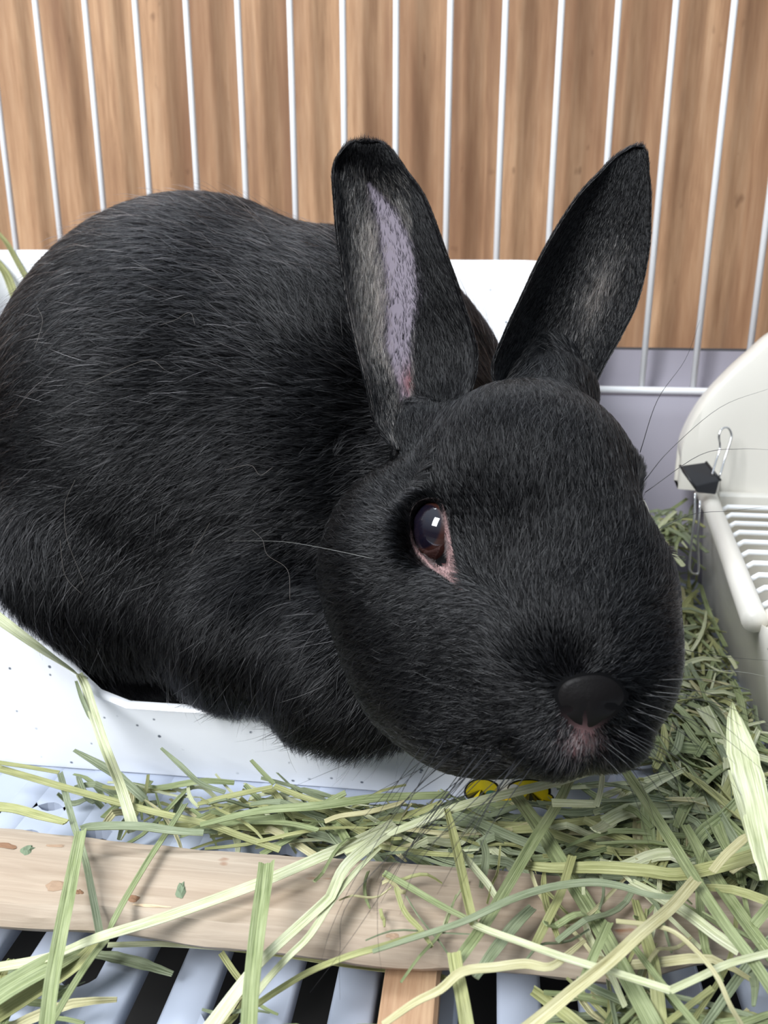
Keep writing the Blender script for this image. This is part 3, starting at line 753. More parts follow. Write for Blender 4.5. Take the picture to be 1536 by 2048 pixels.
def poly_in(P, L):
    x, y = P[:, 0], P[:, 1]; r = np.zeros(len(P), bool); n = len(L)
    for i in range(n):
        (x0, y0), (x1, y1) = L[i], L[(i+1) % n]
        c = ((y0 > y) != (y1 > y)) & (x < (x1-x0)*(y-y0)/(y1-y0+1e-9)+x0); r ^= c
    return r
def wB(c, n):
    f = facing(c, n); p = c2px(c); hd = s_head(c) < s_body(c)
    w = np.where(f > -.25, 1.0, .10); inf = (p[:, 0] > -150) & (p[:, 0] < 1500); w = np.where(inf, w, .15)
    w = w*np.where(hd, 2.6, 1.0); under = mm2w(c)[:, 2] < .010; return np.where(under, 0, w)
NH = 600000
P, ti, bc, _ = sample(V3, TB, NH, wB); n = (NB[TB[ti]]*bc[..., None]).sum(1); n /= np.linalg.norm(n, axis=1)[:, None]
hd = s_head(P.astype(np.float32)) < s_body(P.astype(np.float32))
p2 = c2px(P); isf = (P[:, 2] < 225) & (facing(P, n) > -.1)
keep = ~(isf & poly_in(p2, outer)) & ~(isf & poly_in(p2, npts))
P, n, hd, p2, isf = P[keep], n[keep], hd[keep], p2[keep], isf[keep]
for part, GG in ((True, G), (False, GB)):
    m = hd == part; Pm, nm, pm = P[m], n[m], p2[m]; d2 = guide(pm, GG); N = len(Pm)
    ang = cloud_noise(Pm, 7 if part else 14, 5)*(.3 if part else .38)+rng.normal(size=N)*.10; c, s = np.cos(ang), np.sin(ang)
    d2 = np.stack([d2[:, 0]*c-d2[:, 1]*s, d2[:, 0]*s+d2[:, 1]*c], -1)
    if part:
        L = 5.0*np.ones(N)
        muz = np.exp(-((pm[:, 0]-1170)/130)**2-((pm[:, 1]-1400)/110)**2); L -= 2.9*muz
        ey = np.exp(-(((pm[:, 0]-880)/80)**2+((pm[:, 1]-1070)/100)**2)); L -= 3.0*ey*(Pm[:, 2] < 225)
        br = np.exp(-((pm[:, 0]-1130)/110)**2-((pm[:, 1]-1200)/120)**2); L -= 1.2*br
        back = np.clip((760-pm[:, 0])/120, 0, 1); L += 2.5*back
        L *= rng.uniform(.7, 1.15, N); lift = .22+.10*rng.random(N); rad = rng.uniform(.035, .065, N)
        tv = rng.random(N)**3*.35
        pk = np.clip(1.25*np.exp(-((pm[:, 0]-1165)/42)**2-((pm[:, 1]-1480)/34)**2), 0, 1)*(Pm[:, 2] < 200)
        tv = np.where(rng.random(N) < pk*.85, 2+pk, tv); L = np.where(pk > .4, np.minimum(L, 1.5), L)
        grow(Pm, nm, d2, L, lift, rad, tv, curl=.16, clump=(2.2, .35))
    else:
        L = 8.5*rng.uniform(.65, 1.2, N)*np.where(pm[:, 1] > 1250, 1.15, 1); lift = .20+.12*rng.random(N); rad = rng.uniform(.045, .085, N)
        tv = rng.random(N)**3*.35
        grow(Pm, nm, d2, L, lift, rad, tv, curl=.14, clump=(3.2, .35))
        m2 = rng.random(N) < .007; grow(Pm[m2], nm[m2], d2[m2], L[m2]*1.5, lift[m2]*1.5, rad[m2]*.8, np.full(m2.sum(), .9), curl=.4)
# ears: short coat, longer silky fringe inside
for (Ve, Qe, Se, Te, Ie), nh, left in ((EL, 90000, True), (ER, 75000, False)):
    T = tris(Qe); NV = vnorm(Ve, T)
    P, ti, bc, _ = sample(Ve, T, nh, lambda c, n: np.where(facing(c, n) > -.3, 1.0, .25)); n = (NV[T[ti]]*bc[..., None]).sum(1); n /= np.linalg.norm(n, axis=1)[:, None]+1e-9
    s_ = (Se[T[ti]]*bc).sum(1); inn = (Ie[T[ti]]*bc).sum(1) > .5; pm = c2px(P); N = len(P)
    ax = np.array([-.12, -1.0]) if left else np.array([.42, -1.0]); d2 = np.tile(ax, (N, 1))
    d2[:, 0] += np.where(inn, -s_*.5, s_*.2); 
    L = rng.uniform(1.4, 2.6, N); tv = rng.random(N)**3*.3; kp = np.ones(N, bool)
    if left:
        b0 = inside_l(pm)*inn; kp = rng.random(N) > b0*.95-.02
        fr = np.exp(-((b0-.35)/.35)**2)*inn*(pm[:, 1] > 360)
        tv = np.where((rng.random(N) < fr*.75) & (pm[:, 0] < 830), 1.0+rng.random(N)*.5, tv); L = np.where(fr > .3, L*1.8, L)
        gz = (pm[:, 0] > 700+rng.normal(size=N)*12) & (pm[:, 0] < 790) & (pm[:, 1] > 440) & (pm[:, 1] < 790) & inn
        tv = np.where(gz & (rng.random(N) < .62*np.clip((800-pm[:, 1])/90, 0, 1)*np.clip((pm[:, 1]-400)/90, 0, 1)), 1.0+.5*rng.random(N), tv)
    else:
        q = np.exp(-(((pm[:, 0]-1190)*.93+(pm[:, 1]-600)*.37)/36)**2-((-(pm[:, 0]-1190)*.37+(pm[:, 1]-600)*.93)/100)**2)*inn
        tv = np.where(rng.random(N) < q*.8, 1+rng.random(N)*.3, tv); kp = rng.random(N) > q*.35; L = np.where(q > .3, L*1.7, L)
    edge = np.abs(s_) > .93; L = np.where(edge, 1.6, L)
    grow(P[kp], n[kp], d2[kp], L[kp], .22+.1*rng.random(kp.sum()), rng.uniform(.035, .06, kp.sum()), tv[kp], curl=.15)
# short pale hairs on the eyelid
lvm = w2mm(np.array(lv)); lq = np.array(lf)[:, ::-1]; T = tris(lq); NV = vnorm(lvm, T)
P, ti, bc, _ = sample(lvm, T, 5200, lambda c, n: 1.0); n = (NV[T[ti]]*bc[..., None]).sum(1)
n = np.where((n*P).sum(-1, keepdims=True) > 0, -n, n); pm = c2px(P); d2 = pm-np.array([860., 1065.]); d2 /= np.linalg.norm(d2, axis=1)[:, None]+1e-6
kp = np.array([((p[0]-845)*.6+(p[1]-1030)) > 20 for p in pm]) & (rng.random(len(P)) < .9)
grow(P[kp], n[kp], d2[kp], rng.uniform(.5, 1.1, kp.sum()), np.full(kp.sum(), .5), rng.uniform(.025, .04, kp.sum()), np.full(kp.sum(), 2.2), curl=.4)
kp = ~kp; grow(P[kp], n[kp], d2[kp], rng.uniform(.5, 1.0, kp.sum()), np.full(kp.sum(), .5), rng.uniform(.03, .045, kp.sum()), np.full(kp.sum(), .1), curl=.4)

hc = bpy.data.hair_curves.new('fur')
PT = np.concatenate([mm2w(s[0]).reshape(-1, 3) for s in strands]); RD = np.concatenate([(s[1]*.001).ravel() for s in strands]); TV = np.concatenate([s[2] for s in strands])
NC = len(TV); hc.add_curves([5]*NC)
hc.attributes['position'].data.foreach_set('vector', (PT-np.array(rabbit.location)).astype(np.float32).ravel())
ra_ = hc.attributes.new('radius', 'FLOAT', 'POINT') if 'radius' not in hc.attributes else hc.attributes['radius']
ra_.data.foreach_set('value', RD.astype(np.float32))
ta = hc.attributes.new('tint', 'FLOAT', 'CURVE'); ta.data.foreach_set('value', TV.astype(np.float32))
hn = NT('black_fur'); at = hn.n('ShaderNodeAttribute'); at.attribute_name = 'tint'
hc_col = hn.ramp(hn.math('DIVIDE', at.outputs['Fac'], 3.5), [(0, (.0022, .0022, .0026, 1)), (.1, (.007, .007, .0075, 1)), (.26, (.035, .032, .033, 1)), (.29, (.16, .135, .115, 1)), (.42, (.30, .255, .215, 1)), (.58, (.12, .09, .088, 1)), (.9, (.19, .145, .14, 1))])
hi_ = hn.n('ShaderNodeHairInfo'); hb = hn.n('ShaderNodeBsdfHairPrincipled'); hb.parametrization = 'COLOR'
hn.l(hc_col, hb.inputs['Color']); hb.inputs['Roughness'].default_value = .24; hn.l(hn.math('ADD', hn.math('MULTIPLY', hn.math('POWER', hi_.outputs['Random'], 2.2), .62), 1.14), hb.inputs['IOR']); hb.inputs['Radial Roughness'].default_value = .45
if 'Random Roughness' in hb.inputs: hb.inputs['Random Roughness'].default_value = .3
hn.t.nodes.remove(hn.b); hn.l(hb.outputs[0], hn.out.inputs[0])
hc.materials.append(hn.m)
fur = bpy.data.objects.new('fur', hc); COL.objects.link(fur); fur.parent = rabbit; fur['kind'] = 'stuff'; fur['label'] = 'short glossy black fur'
print('hairs', NC)
# ================================================================== hay
def blade_geo(pts, w, roll=0.0, taper=(.75, 1, .7), cup=.22, thick=.00022, seg=4, ribs=True, ragged=0.0, rs=None):
    """closed strip along world points; w is width in metres (scalar or per point)"""
    Wd = w if hasattr(w, '__len__') else [w]*len(pts)
    C = catmull([np.array([*p, ww]) for p, ww in zip(pts, Wd)], seg) if seg > 1 else [np.array([*p, ww]) for p, ww in zip(pts, Wd)]
    m = len(C); v = []; f = []; uv = []; L = 0; K = 10
    rs = rs or random.Random(1); drift = rs.uniform(-.25, .25)
    for i, c in enumerate(C):
        p = Vector(c[:3]); t = (Vector(C[min(i+1, m-1)][:3])-Vector(C[max(i-1, 0)][:3]))
        t = t.normalized() if t.length > 1e-9 else Vector((1, 0, 0))
        if i: L += (p-Vector(C[i-1][:3])).length
        up = Vector((0, -.25, 1)); s = t.cross(up)
        s = s.normalized() if s.length > 1e-4 else Vector((1, 0, 0)); nrm = s.cross(t).normalized()
        a = roll+drift*(i/m-.5)*2; s, nrm = s*math.cos(a)+nrm*math.sin(a), nrm*math.cos(a)-s*math.sin(a)
        u = i/max(1, m-1); tp = taper[0]+(taper[1]-taper[0])*min(1, u*3) if u < .333 else taper[1] if u < .66 else taper[1]+(taper[2]-taper[1])*(u-.66)*3
        ww = c[3]*tp*.5*(1+ragged*rs.uniform(-1, 1))
        for k in range(7):
            q = -1+2*k/6; rb = (.05 if k % 2 else -.02)*c[3] if ribs else 0
            v.append(p+s*(ww*q)+nrm*(cup*ww*q*q+rb)); uv.append(((k/6), L*120))
        for k in range(3):
            q = 1-k; v.append(p+s*(ww*q*.96)+nrm*(cup*ww*q*q-thick-.03*c[3])); uv.append(((q+1)/2, L*120))
    for i in range(m-1):
        for k in range(K): k2 = (k+1) % K; f.append((i*K+k, i*K+k2, (i+1)*K+k2, (i+1)*K+k))
    f += [tuple(range(K))[::-1], tuple(range((m-1)*K, m*K))]
    return v, f, uv
def with_uv(o, uv):
    me = o.data; L = me.uv_layers.new(name='UVMap'); vi = np.empty(len(me.loops), np.int32); me.loops.foreach_get('vertex_index', vi)
    L.data.foreach_set('uv', np.array(uv, np.float32)[vi].ravel())
def stalk(label, mat, wpx, path, roll=0.0, group=None, name='hay_stalk', **k):
    pts = [PZ(a, b_, z*.001) if z < 150 else PY(a, b_, z*.001) for a, b_, z in path]   # third value: height, or (150 and up) distance, in mm
    ws = [wpx*(p-CV).dot(Vector(FW))/F*(1) for p in pts]
    rs = random.Random(len(label)*31+int(path[0][0])); v, f, uv = blade_geo(pts, ws, roll, rs=rs, **k)
    o = mesh_obj(name, v, f, M['hay_'+mat]); auto_smooth(o, 50); with_uv(o, uv)
    tag(o, label, 'hay stalk', group or 'hay stalks strewn over board and grate'); return o
T1 = (1, 1, 1)
stalk('long pale yellow hay blade slanting up across the board to the box', 'pale', 24, [(-20, 1938, 14), (90, 1918, 15), (190, 1878, 24), (330, 1835, 25), (515, 1768, 26.5), (640, 1715, 26), (700, 1690, 24), (790, 1648, 18)], taper=T1)
stalk('broad dark green hay blade crossing the left end of the board upright', 'green', 30, [(92, 2060, 27), (105, 1960, 28), (122, 1870, 29), (143, 1765, 29), (163, 1662, 29.5)], taper=(1, 1, .8), cup=.35)
stalk('grey green hay leaf folded level along the back edge of the board', 'grey', 18, [(163, 1658, 29.5), (180, 1654, 29), (230, 1652, 28), (290, 1654, 27), (350, 1662, 26), (407, 1666, 25)], taper=(.9, 1.1, .9))
stalk('thick ribbed green hay stem standing upright over the board centre', 'green', 35, [(500, 2060, 33), (507, 1960, 33), (518, 1860, 33), (529, 1780, 33), (535, 1727, 33)], taper=(1.05, 1, .95), cup=.5, roll=.2)
stalk('pale hay blade hanging down the white box front at left', 'pale', 20, [(158, 1348, 42), (172, 1375, 38), (188, 1430, 34), (212, 1500, 30), (240, 1570, 20), (262, 1640, 14), (268, 1662, 10)], taper=(.7, 1, 1.3))
stalk('pale hay blade lying on the slanting rim of the box at far left', 'pale', 24, [(-20, 1225, 66), (30, 1262, 61), (90, 1305, 53), (150, 1345, 43), (168, 1356, 39)], taper=(1.1, 1, .8))
stalk('small green leaf sheath peeling off beside the hanging box blade', 'grey', 9, [(152, 1362, 39), (163, 1395, 37), (178, 1430, 34), (188, 1447, 32)], taper=(.6, 1, .2))
stalk('slim hay blade bent down over the board left of the first knot', 'grey', 13, [(120, 1546, 10), (128, 1575, 12), (145, 1640, 22), (168, 1710, 24), (185, 1790, 24), (200, 1870, 20)], taper=(.9, 1, 1.2))
stalk('slim green hay stem leaning right across the board to its front', 'green', 13, [(370, 1608, 16), (340, 1655, 23), (300, 1715, 25), (255, 1790, 25), (228, 1840, 24), (212, 1872, 20)], taper=T1)
stalk('long yellowish hay straw running level between the box and the board', 'olive', 15, [(-20, 1532, 14), (60, 1555, 14), (180, 1590, 14.5), (300, 1622, 15), (420, 1650, 15), (480, 1672, 14), (560, 1700, 12)], taper=T1)
stalk('thin straw under the box foot at the left frame edge', 'olive', 9, [(-10, 1524, 17), (50, 1533, 17), (118, 1545, 16)], taper=T1)
stalk('thick cut hay stub with frayed end at the far left behind the board', 'olive', 20, [(-20, 1612, 19), (30, 1618, 20), (80, 1632, 22), (132, 1645, 24)], taper=(1, 1, .8))
stalk('splayed pale hay sheath bent in the middle of the board', 'pale', 22, [(790, 1655, 26), (740, 1690, 29), (690, 1735, 30), (665, 1785, 30), (655, 1800, 30), (600, 1850, 30), (540, 1905, 30), (500, 1950, 26), (440, 2030, 22), (415, 2065, 20)], taper=(1.2, 1, 1.7))
stalk('second pale leaf forking from the bent sheath on the board', 'pale', 15, [(760, 1695, 28), (710, 1745, 29), (665, 1800, 29.5), (620, 1870, 29), (575, 1915, 28), (530, 1965, 24), (500, 2005, 22)], taper=(.6, 1, 1))
stalk('flat pale straw under the front edge of the board', 'pale', 12, [(215, 1890, 13), (330, 1888, 12), (445, 1895, 10)], taper=T1)
stalk('greenish straw lying on the grate along the front of the board', 'olive', 12, [(430, 1893, 9), (560, 1908, 9), (700, 1930, 9), (860, 1950, 9), (900, 1960, 8)], taper=T1)
stalk('wide ribbed green leaf at the lower left picture corner', 'green', 50, [(-40, 2012, 14), (40, 1962, 15), (110, 1925, 15), (172, 1898, 12)], taper=(1.1, 1, .5))
stalk('olive leaf in the lower left corner beneath the upright green blade', 'olive', 34, [(-30, 2045, 10), (60, 1990, 11), (150, 1930, 13), (195, 1880, 14)], taper=(1.2, 1, .4))
stalk('hay stem rising from the bottom edge toward the left board front', 'green', 15, [(95, 2060, 18), (135, 1990, 18), (180, 1920, 18), (212, 1880, 17)], taper=T1)
stalk('round jointed hay stem with a black ring across the board front', 'olive', 14, [(515, 2010, 16), (560, 1980, 18), (620, 1945, 21), (700, 1913, 27), (770, 1893, 28), (850, 1868, 28)], cup=.6, taper=T1)
stalk('dull grey green leaf fragment lying on the grate below the board', 'grey', 22, [(185, 1908, 5), (230, 1915, 5), (290, 1930, 5), (345, 1948, 4.5)], taper=(.8, 1, .5), ragged=.1)
stalk('short hay stem pointing down under the board front near the centre', 'olive', 13, [(442, 1905, 10), (465, 1940, 8), (488, 1970, 6)], taper=T1)
stalk('curly straw branch behind the board below the butterfly sticker', 'olive', 13, [(395, 1608, 16), (470, 1590, 18), (545, 1574, 20)], taper=(.6, 1, .9))
stalk('green straw from the forked joint along the foot of the box', 'olive', 13, [(548, 1572, 20), (600, 1592, 20), (660, 1612, 20), (705, 1625, 18)], taper=T1)
stalk('short green spur pointing up from the forked joint', 'green', 9, [(548, 1568, 20), (525, 1545, 22), (502, 1520, 24)], taper=(1, 1, .8))
stalk('thin hay blade curving down the box front left of the fork', 'grey', 11, [(322, 1496, 26), (360, 1530, 24), (400, 1566, 20), (450, 1585, 18)], taper=(.5, 1, 1))
stalk('flat grey leaf lying against the box foot behind the hanging blade', 'grey', 18, [(148, 1500, 22), (200, 1530, 19), (245, 1560, 15), (290, 1600, 11)], taper=(.4, 1, .9))
stalk('long bright hay blade running from left to below the rabbit chin', 'green', 21, [(400, 1650, 17), (520, 1622, 19), (640, 1612, 22), (740, 1598, 22), (800, 1594, 20), (900, 1590, 17)], taper=(.6, 1, .8))
stalk('broad pale blade crossing in front of the yellow butterfly sticker', 'pale', 21, [(690, 1705, 26), (768, 1672, 27), (850, 1640, 28), (930, 1610, 29), (1018, 1588, 30), (1110, 1565, 31), (1180, 1542, 32), (1235, 1522, 32)], taper=(.6, 1, .9))
stalk('loosely curled straw end behind the pale crossing blade', 'straw', 12, [(650, 1645, 19), (680, 1634, 20), (740, 1625, 21), (810, 1605, 20)], taper=(1, 1, .8), cup=.6)
stalk('bright cut hay piece pointing left below the rabbit mouth', 'pale', 19, [(1104, 1606, 37), (1140, 1607, 37), (1190, 1609, 37)], taper=T1)
stalk('thin bright stem rising from the cut piece to the rabbit chin', 'pale', 11, [(1192, 1612, 37), (1199, 1590, 38), (1204, 1560, 39), (1203, 1534, 39)], taper=(1.2, 1, .8))
stalk('jointed pale green stem with torn tip falling onto the board', 'olive', 19, [(893, 1618, 30), (905, 1665, 31), (922, 1740, 32), (935, 1800, 33), (948, 1850, 33)], taper=(.6, 1, 1), cup=.5)
stalk('long jointed pale stem bending right from the torn tipped one', 'pale', 16, [(946, 1850, 33), (985, 1866, 34), (1045, 1887, 35), (1130, 1917, 35), (1240, 1950, 35), (1340, 1982, 35)], taper=T1, cup=.5)
stalk('pale green stem rising right from the lowest joint to the frame', 'pale', 15, [(1340, 1982, 35), (1400, 1955, 35), (1460, 1928, 35), (1550, 1905, 34)], taper=T1, cup=.5)
stalk('long green blade leaning from the cut piece down to the board', 'green', 23, [(1140, 1560, 28), (1115, 1610, 30), (1070, 1680, 31), (1020, 1765, 31), (975, 1840, 31), (925, 1910, 31), (905, 1935, 30)], taper=(.8, 1, 1), cup=.35)
stalk('olive blade continuing down from the board past the tan plank', 'olive', 28, [(908, 1905, 33), (915, 1950, 32), (925, 2000, 30), (935, 2065, 27)], taper=(1, 1, 1.1))
stalk('broad dark green blade slanting under the others across the board', 'green', 36, [(1030, 1590, 22), (1080, 1660, 25), (1135, 1750, 26), (1190, 1840, 27), (1240, 1930, 27), (1300, 2040, 24), (1315, 2070, 22)], taper=(.8, 1, 1.2))
stalk('long green leaf slanting down to the right frame edge', 'green', 26, [(1228, 1510, 28), (1280, 1585, 30), (1340, 1680, 32), (1390, 1760, 34), (1450, 1850, 35), (1500, 1915, 34), (1550, 1990, 30)], taper=(.7, 1, 1.1))
stalk('darker green leaf beside the long slanting one at right', 'green', 30, [(1370, 1650, 24), (1420, 1740, 27), (1480, 1830, 29), (1550, 1925, 30)], taper=(.6, 1, 1))
stalk('wide khaki blade lying level right of the board centre', 'olive', 29, [(1035, 1728, 28), (1100, 1736, 29), (1200, 1736, 30), (1290, 1742, 31), (1350, 1750, 31), (1420, 1738, 31), (1490, 1718, 31), (1550, 1700, 30)], taper=(.6, 1, 1.1))
stalk('curving grey green leaf arching over the middle of the hay', 'grey', 15, [(745, 1903, 31), (830, 1875, 33), (930, 1842, 35), (1020, 1800, 36), (1100, 1775, 37), (1180, 1765, 38), (1240, 1772, 38), (1300, 1790, 38), (1375, 1796, 37)], taper=(.7, 1.1, .6))
stalk('khaki folded blade slanting from the upper right to lower left', 'straw', 24, [(1392, 1762, 37), (1340, 1820, 38), (1280, 1870, 39), (1220, 1925, 38), (1150, 1980, 37), (1090, 2030, 35), (1040, 2070, 33)], taper=(1, 1, 1.1), cup=.5)
stalk('yellow hay sheath with a swollen joint low on the board', 'straw', 18, [(1170, 1880, 33), (1140, 1905, 34), (1100, 1934, 35), (1050, 1928, 35), (990, 1935, 35), (925, 1944, 35), (880, 1980, 34), (830, 2005, 32), (765, 2050, 28)], taper=(.4, 1.1, .8))
stalk('big torn pale leaf with a pointed tip at the right edge', 'pale', 56, [(1464, 1405, 62), (1472, 1450, 60), (1490, 1530, 55), (1510, 1610, 50), (1530, 1700, 44), (1545, 1760, 40)], taper=(.04, 1.1, .9), ragged=.06, cup=.1)
stalk('narrow torn strip split from the big pale leaf', 'pale', 14, [(1458, 1540, 56), (1475, 1595, 52), (1495, 1660, 46), (1510, 1710, 42)], taper=(.3, 1, .7), ragged=.08)
stalk('pale split straw piece resting on the dark green leaf at right', 'straw', 18, [(1424, 1743, 38), (1450, 1712, 39), (1485, 1680, 40), (1505, 1662, 41)], taper=(.9, 1, .2))
stalk('wide pale blade lying under the khaki one at lower right', 'pale', 26, [(1262, 1765, 29), (1310, 1790, 30), (1370, 1825, 31), (1430, 1870, 31), (1478, 1902, 30)], taper=(.8, 1, 1))
stalk('upright green stem cut short over the board at right', 'green', 18, [(1218, 1845, 35), (1200, 1885, 35), (1180, 1930, 34), (1160, 1980, 30)], taper=T1, cup=.5)
stalk('tall olive blade running down to the bottom right of centre', 'olive', 26, [(1270, 1800, 28), (1290, 1870, 29), (1308, 1940, 28), (1322, 2060, 22)], taper=(.6, 1, 1.1))
stalk('twisted thin straw falling to the lower right corner', 'straw', 10, [(1232, 1842, 38), (1300, 1850, 38), (1350, 1865, 38), (1400, 1910, 38), (1435, 1955, 37), (1460, 2010, 34), (1490, 2060, 30)], taper=T1)
stalk('thin stem crossing from the lowest joint to the bottom frame', 'green', 15, [(1265, 1890, 30), (1330, 1975, 31), (1400, 2060, 28)], taper=T1)
stalk('slim pale straw lying above the bottom edge at right', 'olive', 12, [(1335, 2045, 24), (1380, 2010, 25), (1425, 1976, 26)], taper=T1)
stalk('green stem descending from under the khaki blade at the far left', 'green', 14, [(768, 1745, 27), (820, 1775, 28), (880, 1810, 29), (950, 1845, 30)], taper=(.8, 1, .8))
stalk('short grey leaf curling over behind the torn tipped stem', 'grey', 16, [(965, 1680, 24), (972, 1710, 26), (968, 1745, 26), (962, 1775, 26)], taper=(.8, 1, .6))
stalk('pale folded strip just right of the torn tipped stem', 'pale', 15, [(922, 1702, 29), (945, 1732, 29), (975, 1768, 28), (995, 1800, 27)], taper=(.6, 1, .8))
stalk('olive stem standing up under the curving leaf', 'olive', 17, [(1145, 1712, 31), (1135, 1745, 31), (1120, 1790, 31), (1095, 1840, 30), (1070, 1890, 30)], taper=T1)
stalk('wide striped white green leaf half hidden under the crossing stems', 'grey', 24, [(1065, 1815, 29), (1030, 1850, 29), (990, 1900, 29), (950, 1955, 28)], taper=(.8, 1, .7))
stalk('green stem entering at the right frame edge above the corner', 'green', 20, [(1550, 1800, 31), (1525, 1830, 31), (1508, 1850, 30)], taper=T1)
stalk('long green blade lying level behind the butterfly side', 'olive', 18, [(960, 1648, 13), (1060, 1652, 15), (1150, 1645, 17), (1240, 1632, 18), (1310, 1618, 18)], taper=(.8, 1, 1))
stalk('dusty green stem level beneath the big torn leaf', 'green', 18, [(1255, 1600, 17), (1340, 1606, 18), (1420, 1610, 19), (1480, 1606, 19)], taper=T1)
stalk('bent straw standing up against the grey tray wall', 'green', 13, [(1240, 808, 82), (1225, 830, 77), (1214, 850, 72), (1250, 875, 65), (1290, 898, 58), (1290, 940, 46), (1285, 1000, 26)], taper=T1)
stalk('thin upright straw rising beside the cream pan hood', 'straw', 8, [(1380, 740, 102), (1378, 800, 86), (1372, 860, 70), (1355, 930, 50), (1330, 1010, 28)], taper=T1)
stalk('blurred straw draped over the left back corner of the box', 'olive', 12, [(-30, 440, 424), (10, 482, 424), (32, 520, 424), (60, 570, 424)], taper=T1)
stalk('thick yellow straw inside the left back corner of the box', 'olive', 17, [(-30, 495, 420), (10, 545, 420), (32, 600, 418)], taper=T1)
# the loose pile: nobody could count it
pile = {k: ([], [], []) for k in ('pale', 'green', 'olive', 'grey', 'straw')}
rp = random.Random(5)
def loose(px, py, z, L, w, ang, mat, bend=.5, tilt=0.0, n=5):
    c = PZ(px, py, z); pts = []; a = ang; p = Vector(c)-Vector((math.cos(ang), math.sin(ang), 0))*L*.5
    curv = rp.uniform(-bend, bend); kz = rp.uniform(-.0025, .0025)
    for i in range(n):
        pts.append(Vector((p.x, p.y, max(.0008, z+tilt*L*(i/(n-1)-.5)+kz*math.sin(i*1.7))))); a += curv*.4; p = p+Vector((math.cos(a), math.sin(a), 0))*L/(n-1)
    for q in pts:
        if q.y > .434 or (q.y > .249 and q.x > edge_x(q.y, min(q.z, .05))-.0012) or (q.y > FY-.0015 and q.x < .0525 and q.y < .44) or (q.z < .0232 and .149 < q.y < .1815): return 0
    v, f, uv = blade_geo(pts, w, rp.uniform(-.7, .7), (rp.uniform(.4, 1), 1, rp.uniform(.2, 1)), rp.uniform(.1, .5), seg=2, rs=rp)
    V_, F_, U_ = pile[mat]; k = len(V_); V_ += v; F_ += [tuple(i+k for i in q) for q in f]; U_ += uv; return 1
mats_ = ['green']*5+['olive']*4+['grey']*4+['pale']*2+['straw']*2
def fill(n, poly, zr, Lr, wr, angf):
    c = 0; tries = 0; xs_ = [p[0] for p in poly]; ys_ = [p[1] for p in poly]
    while c < n and tries < n*12:
        tries += 1
        x, y = rp.uniform(min(xs_), max(xs_)), rp.uniform(min(ys_), max(ys_))
        if not poly_in(np.array([[x, y]]), poly)[0]: continue
        w_ = PZ(x, y, .005)
        c += loose(x, y, rp.uniform(*zr), rp.uniform(*Lr), rp.uniform(*wr), angf(), rp.choice(mats_), tilt=rp.uniform(-.25, .25))
any_ = lambda: rp.uniform(0, math.pi)
lvl = lambda: rp.gauss(0, .35)
fill(210, [(1180, 1480), (1420, 1370), (1545, 1560), (1545, 1800), (1280, 1720), (1240, 1620), (1200, 1610)], (.002, .022), (.02, .06), (.0010, .0042), any_)
fill(330, [(1310, 1000), (1400, 1040), (1420, 1200), (1545, 1500), (1300, 1520), (1340, 1300)], (.002, .020), (.02, .05), (.0010, .0028), any_)
fill(120, [(1280, 900), (1360, 900), (1385, 1060), (1310, 1100), (1285, 1000)], (.002, .045), (.025, .06), (.0012, .0026), lambda: rp.gauss(1.3, .6))
fill(190, [(560, 1590), (860, 1612), (1240, 1655), (1300, 1740), (900, 1715), (640, 1685), (400, 1650)], (.001, .017), (.016, .05), (.0008, .0026), lvl)
fill(14, [(60, 1545), (560, 1580), (560, 1680), (160, 1625)], (.001, .011), (.012, .04), (.0007, .0022), lvl)
fill(18, [(130, 1560), (420, 1585), (400, 1650), (200, 1640)], (.001, .011), (.012, .03), (.0009, .0024), any_)
fill(26, [(1000, 1770), (1545, 1780), (1545, 1990), (1250, 1960), (1050, 1900)], (.0245, .030), (.012, .04), (.0007, .0022), any_)
fill(80, [(1230, 1960), (1545, 1900), (1560, 2100), (1200, 2100)], (.001, .022), (.015, .05), (.0009, .0028), any_)
fill(8, [(-20, 1890), (200, 1890), (120, 2070), (-20, 2070)], (.001, .010), (.015, .04), (.0009, .0028), any_)
fill(8, [(400, 1910), (1200, 1990), (1200, 2070), (400, 2070)], (.001, .010), (.010, .03), (.0006, .0018), any_)
fill(90, [(1180, 1500), (1545, 1420), (1545, 1800), (900, 1700), (700, 1640)], (.001, .016), (.006, .018), (.0003, .0009), any_)
fill(120, [(1310, 1000), (1400, 1040), (1420, 1200), (1545, 1500), (1300, 1520)], (.001, .006), (.008, .025), (.0006, .0016), any_)
fill(12, [(640, 1700), (1000, 1730), (1000, 1930), (700, 1850)], (.0235, .0265), (.006, .028), (.0004, .0013), any_)
v = []; f = []; uv = []; mi = []; order = list(pile)
for q, k in enumerate(order):
    V_, F_, U_ = pile[k]; n0 = len(v); v += V_; uv += U_; f += [tuple(i+n0 for i in t) for t in F_]; mi += [q]*len(F_)
o = mesh_obj('loose_hay', v, f, [M['hay_'+k] for k in order]); o.data.polygons.foreach_set('material_index', mi); with_uv(o, uv)
tag(o, 'loose pile of short green and straw coloured hay around the white box', 'hay', kind='stuff')

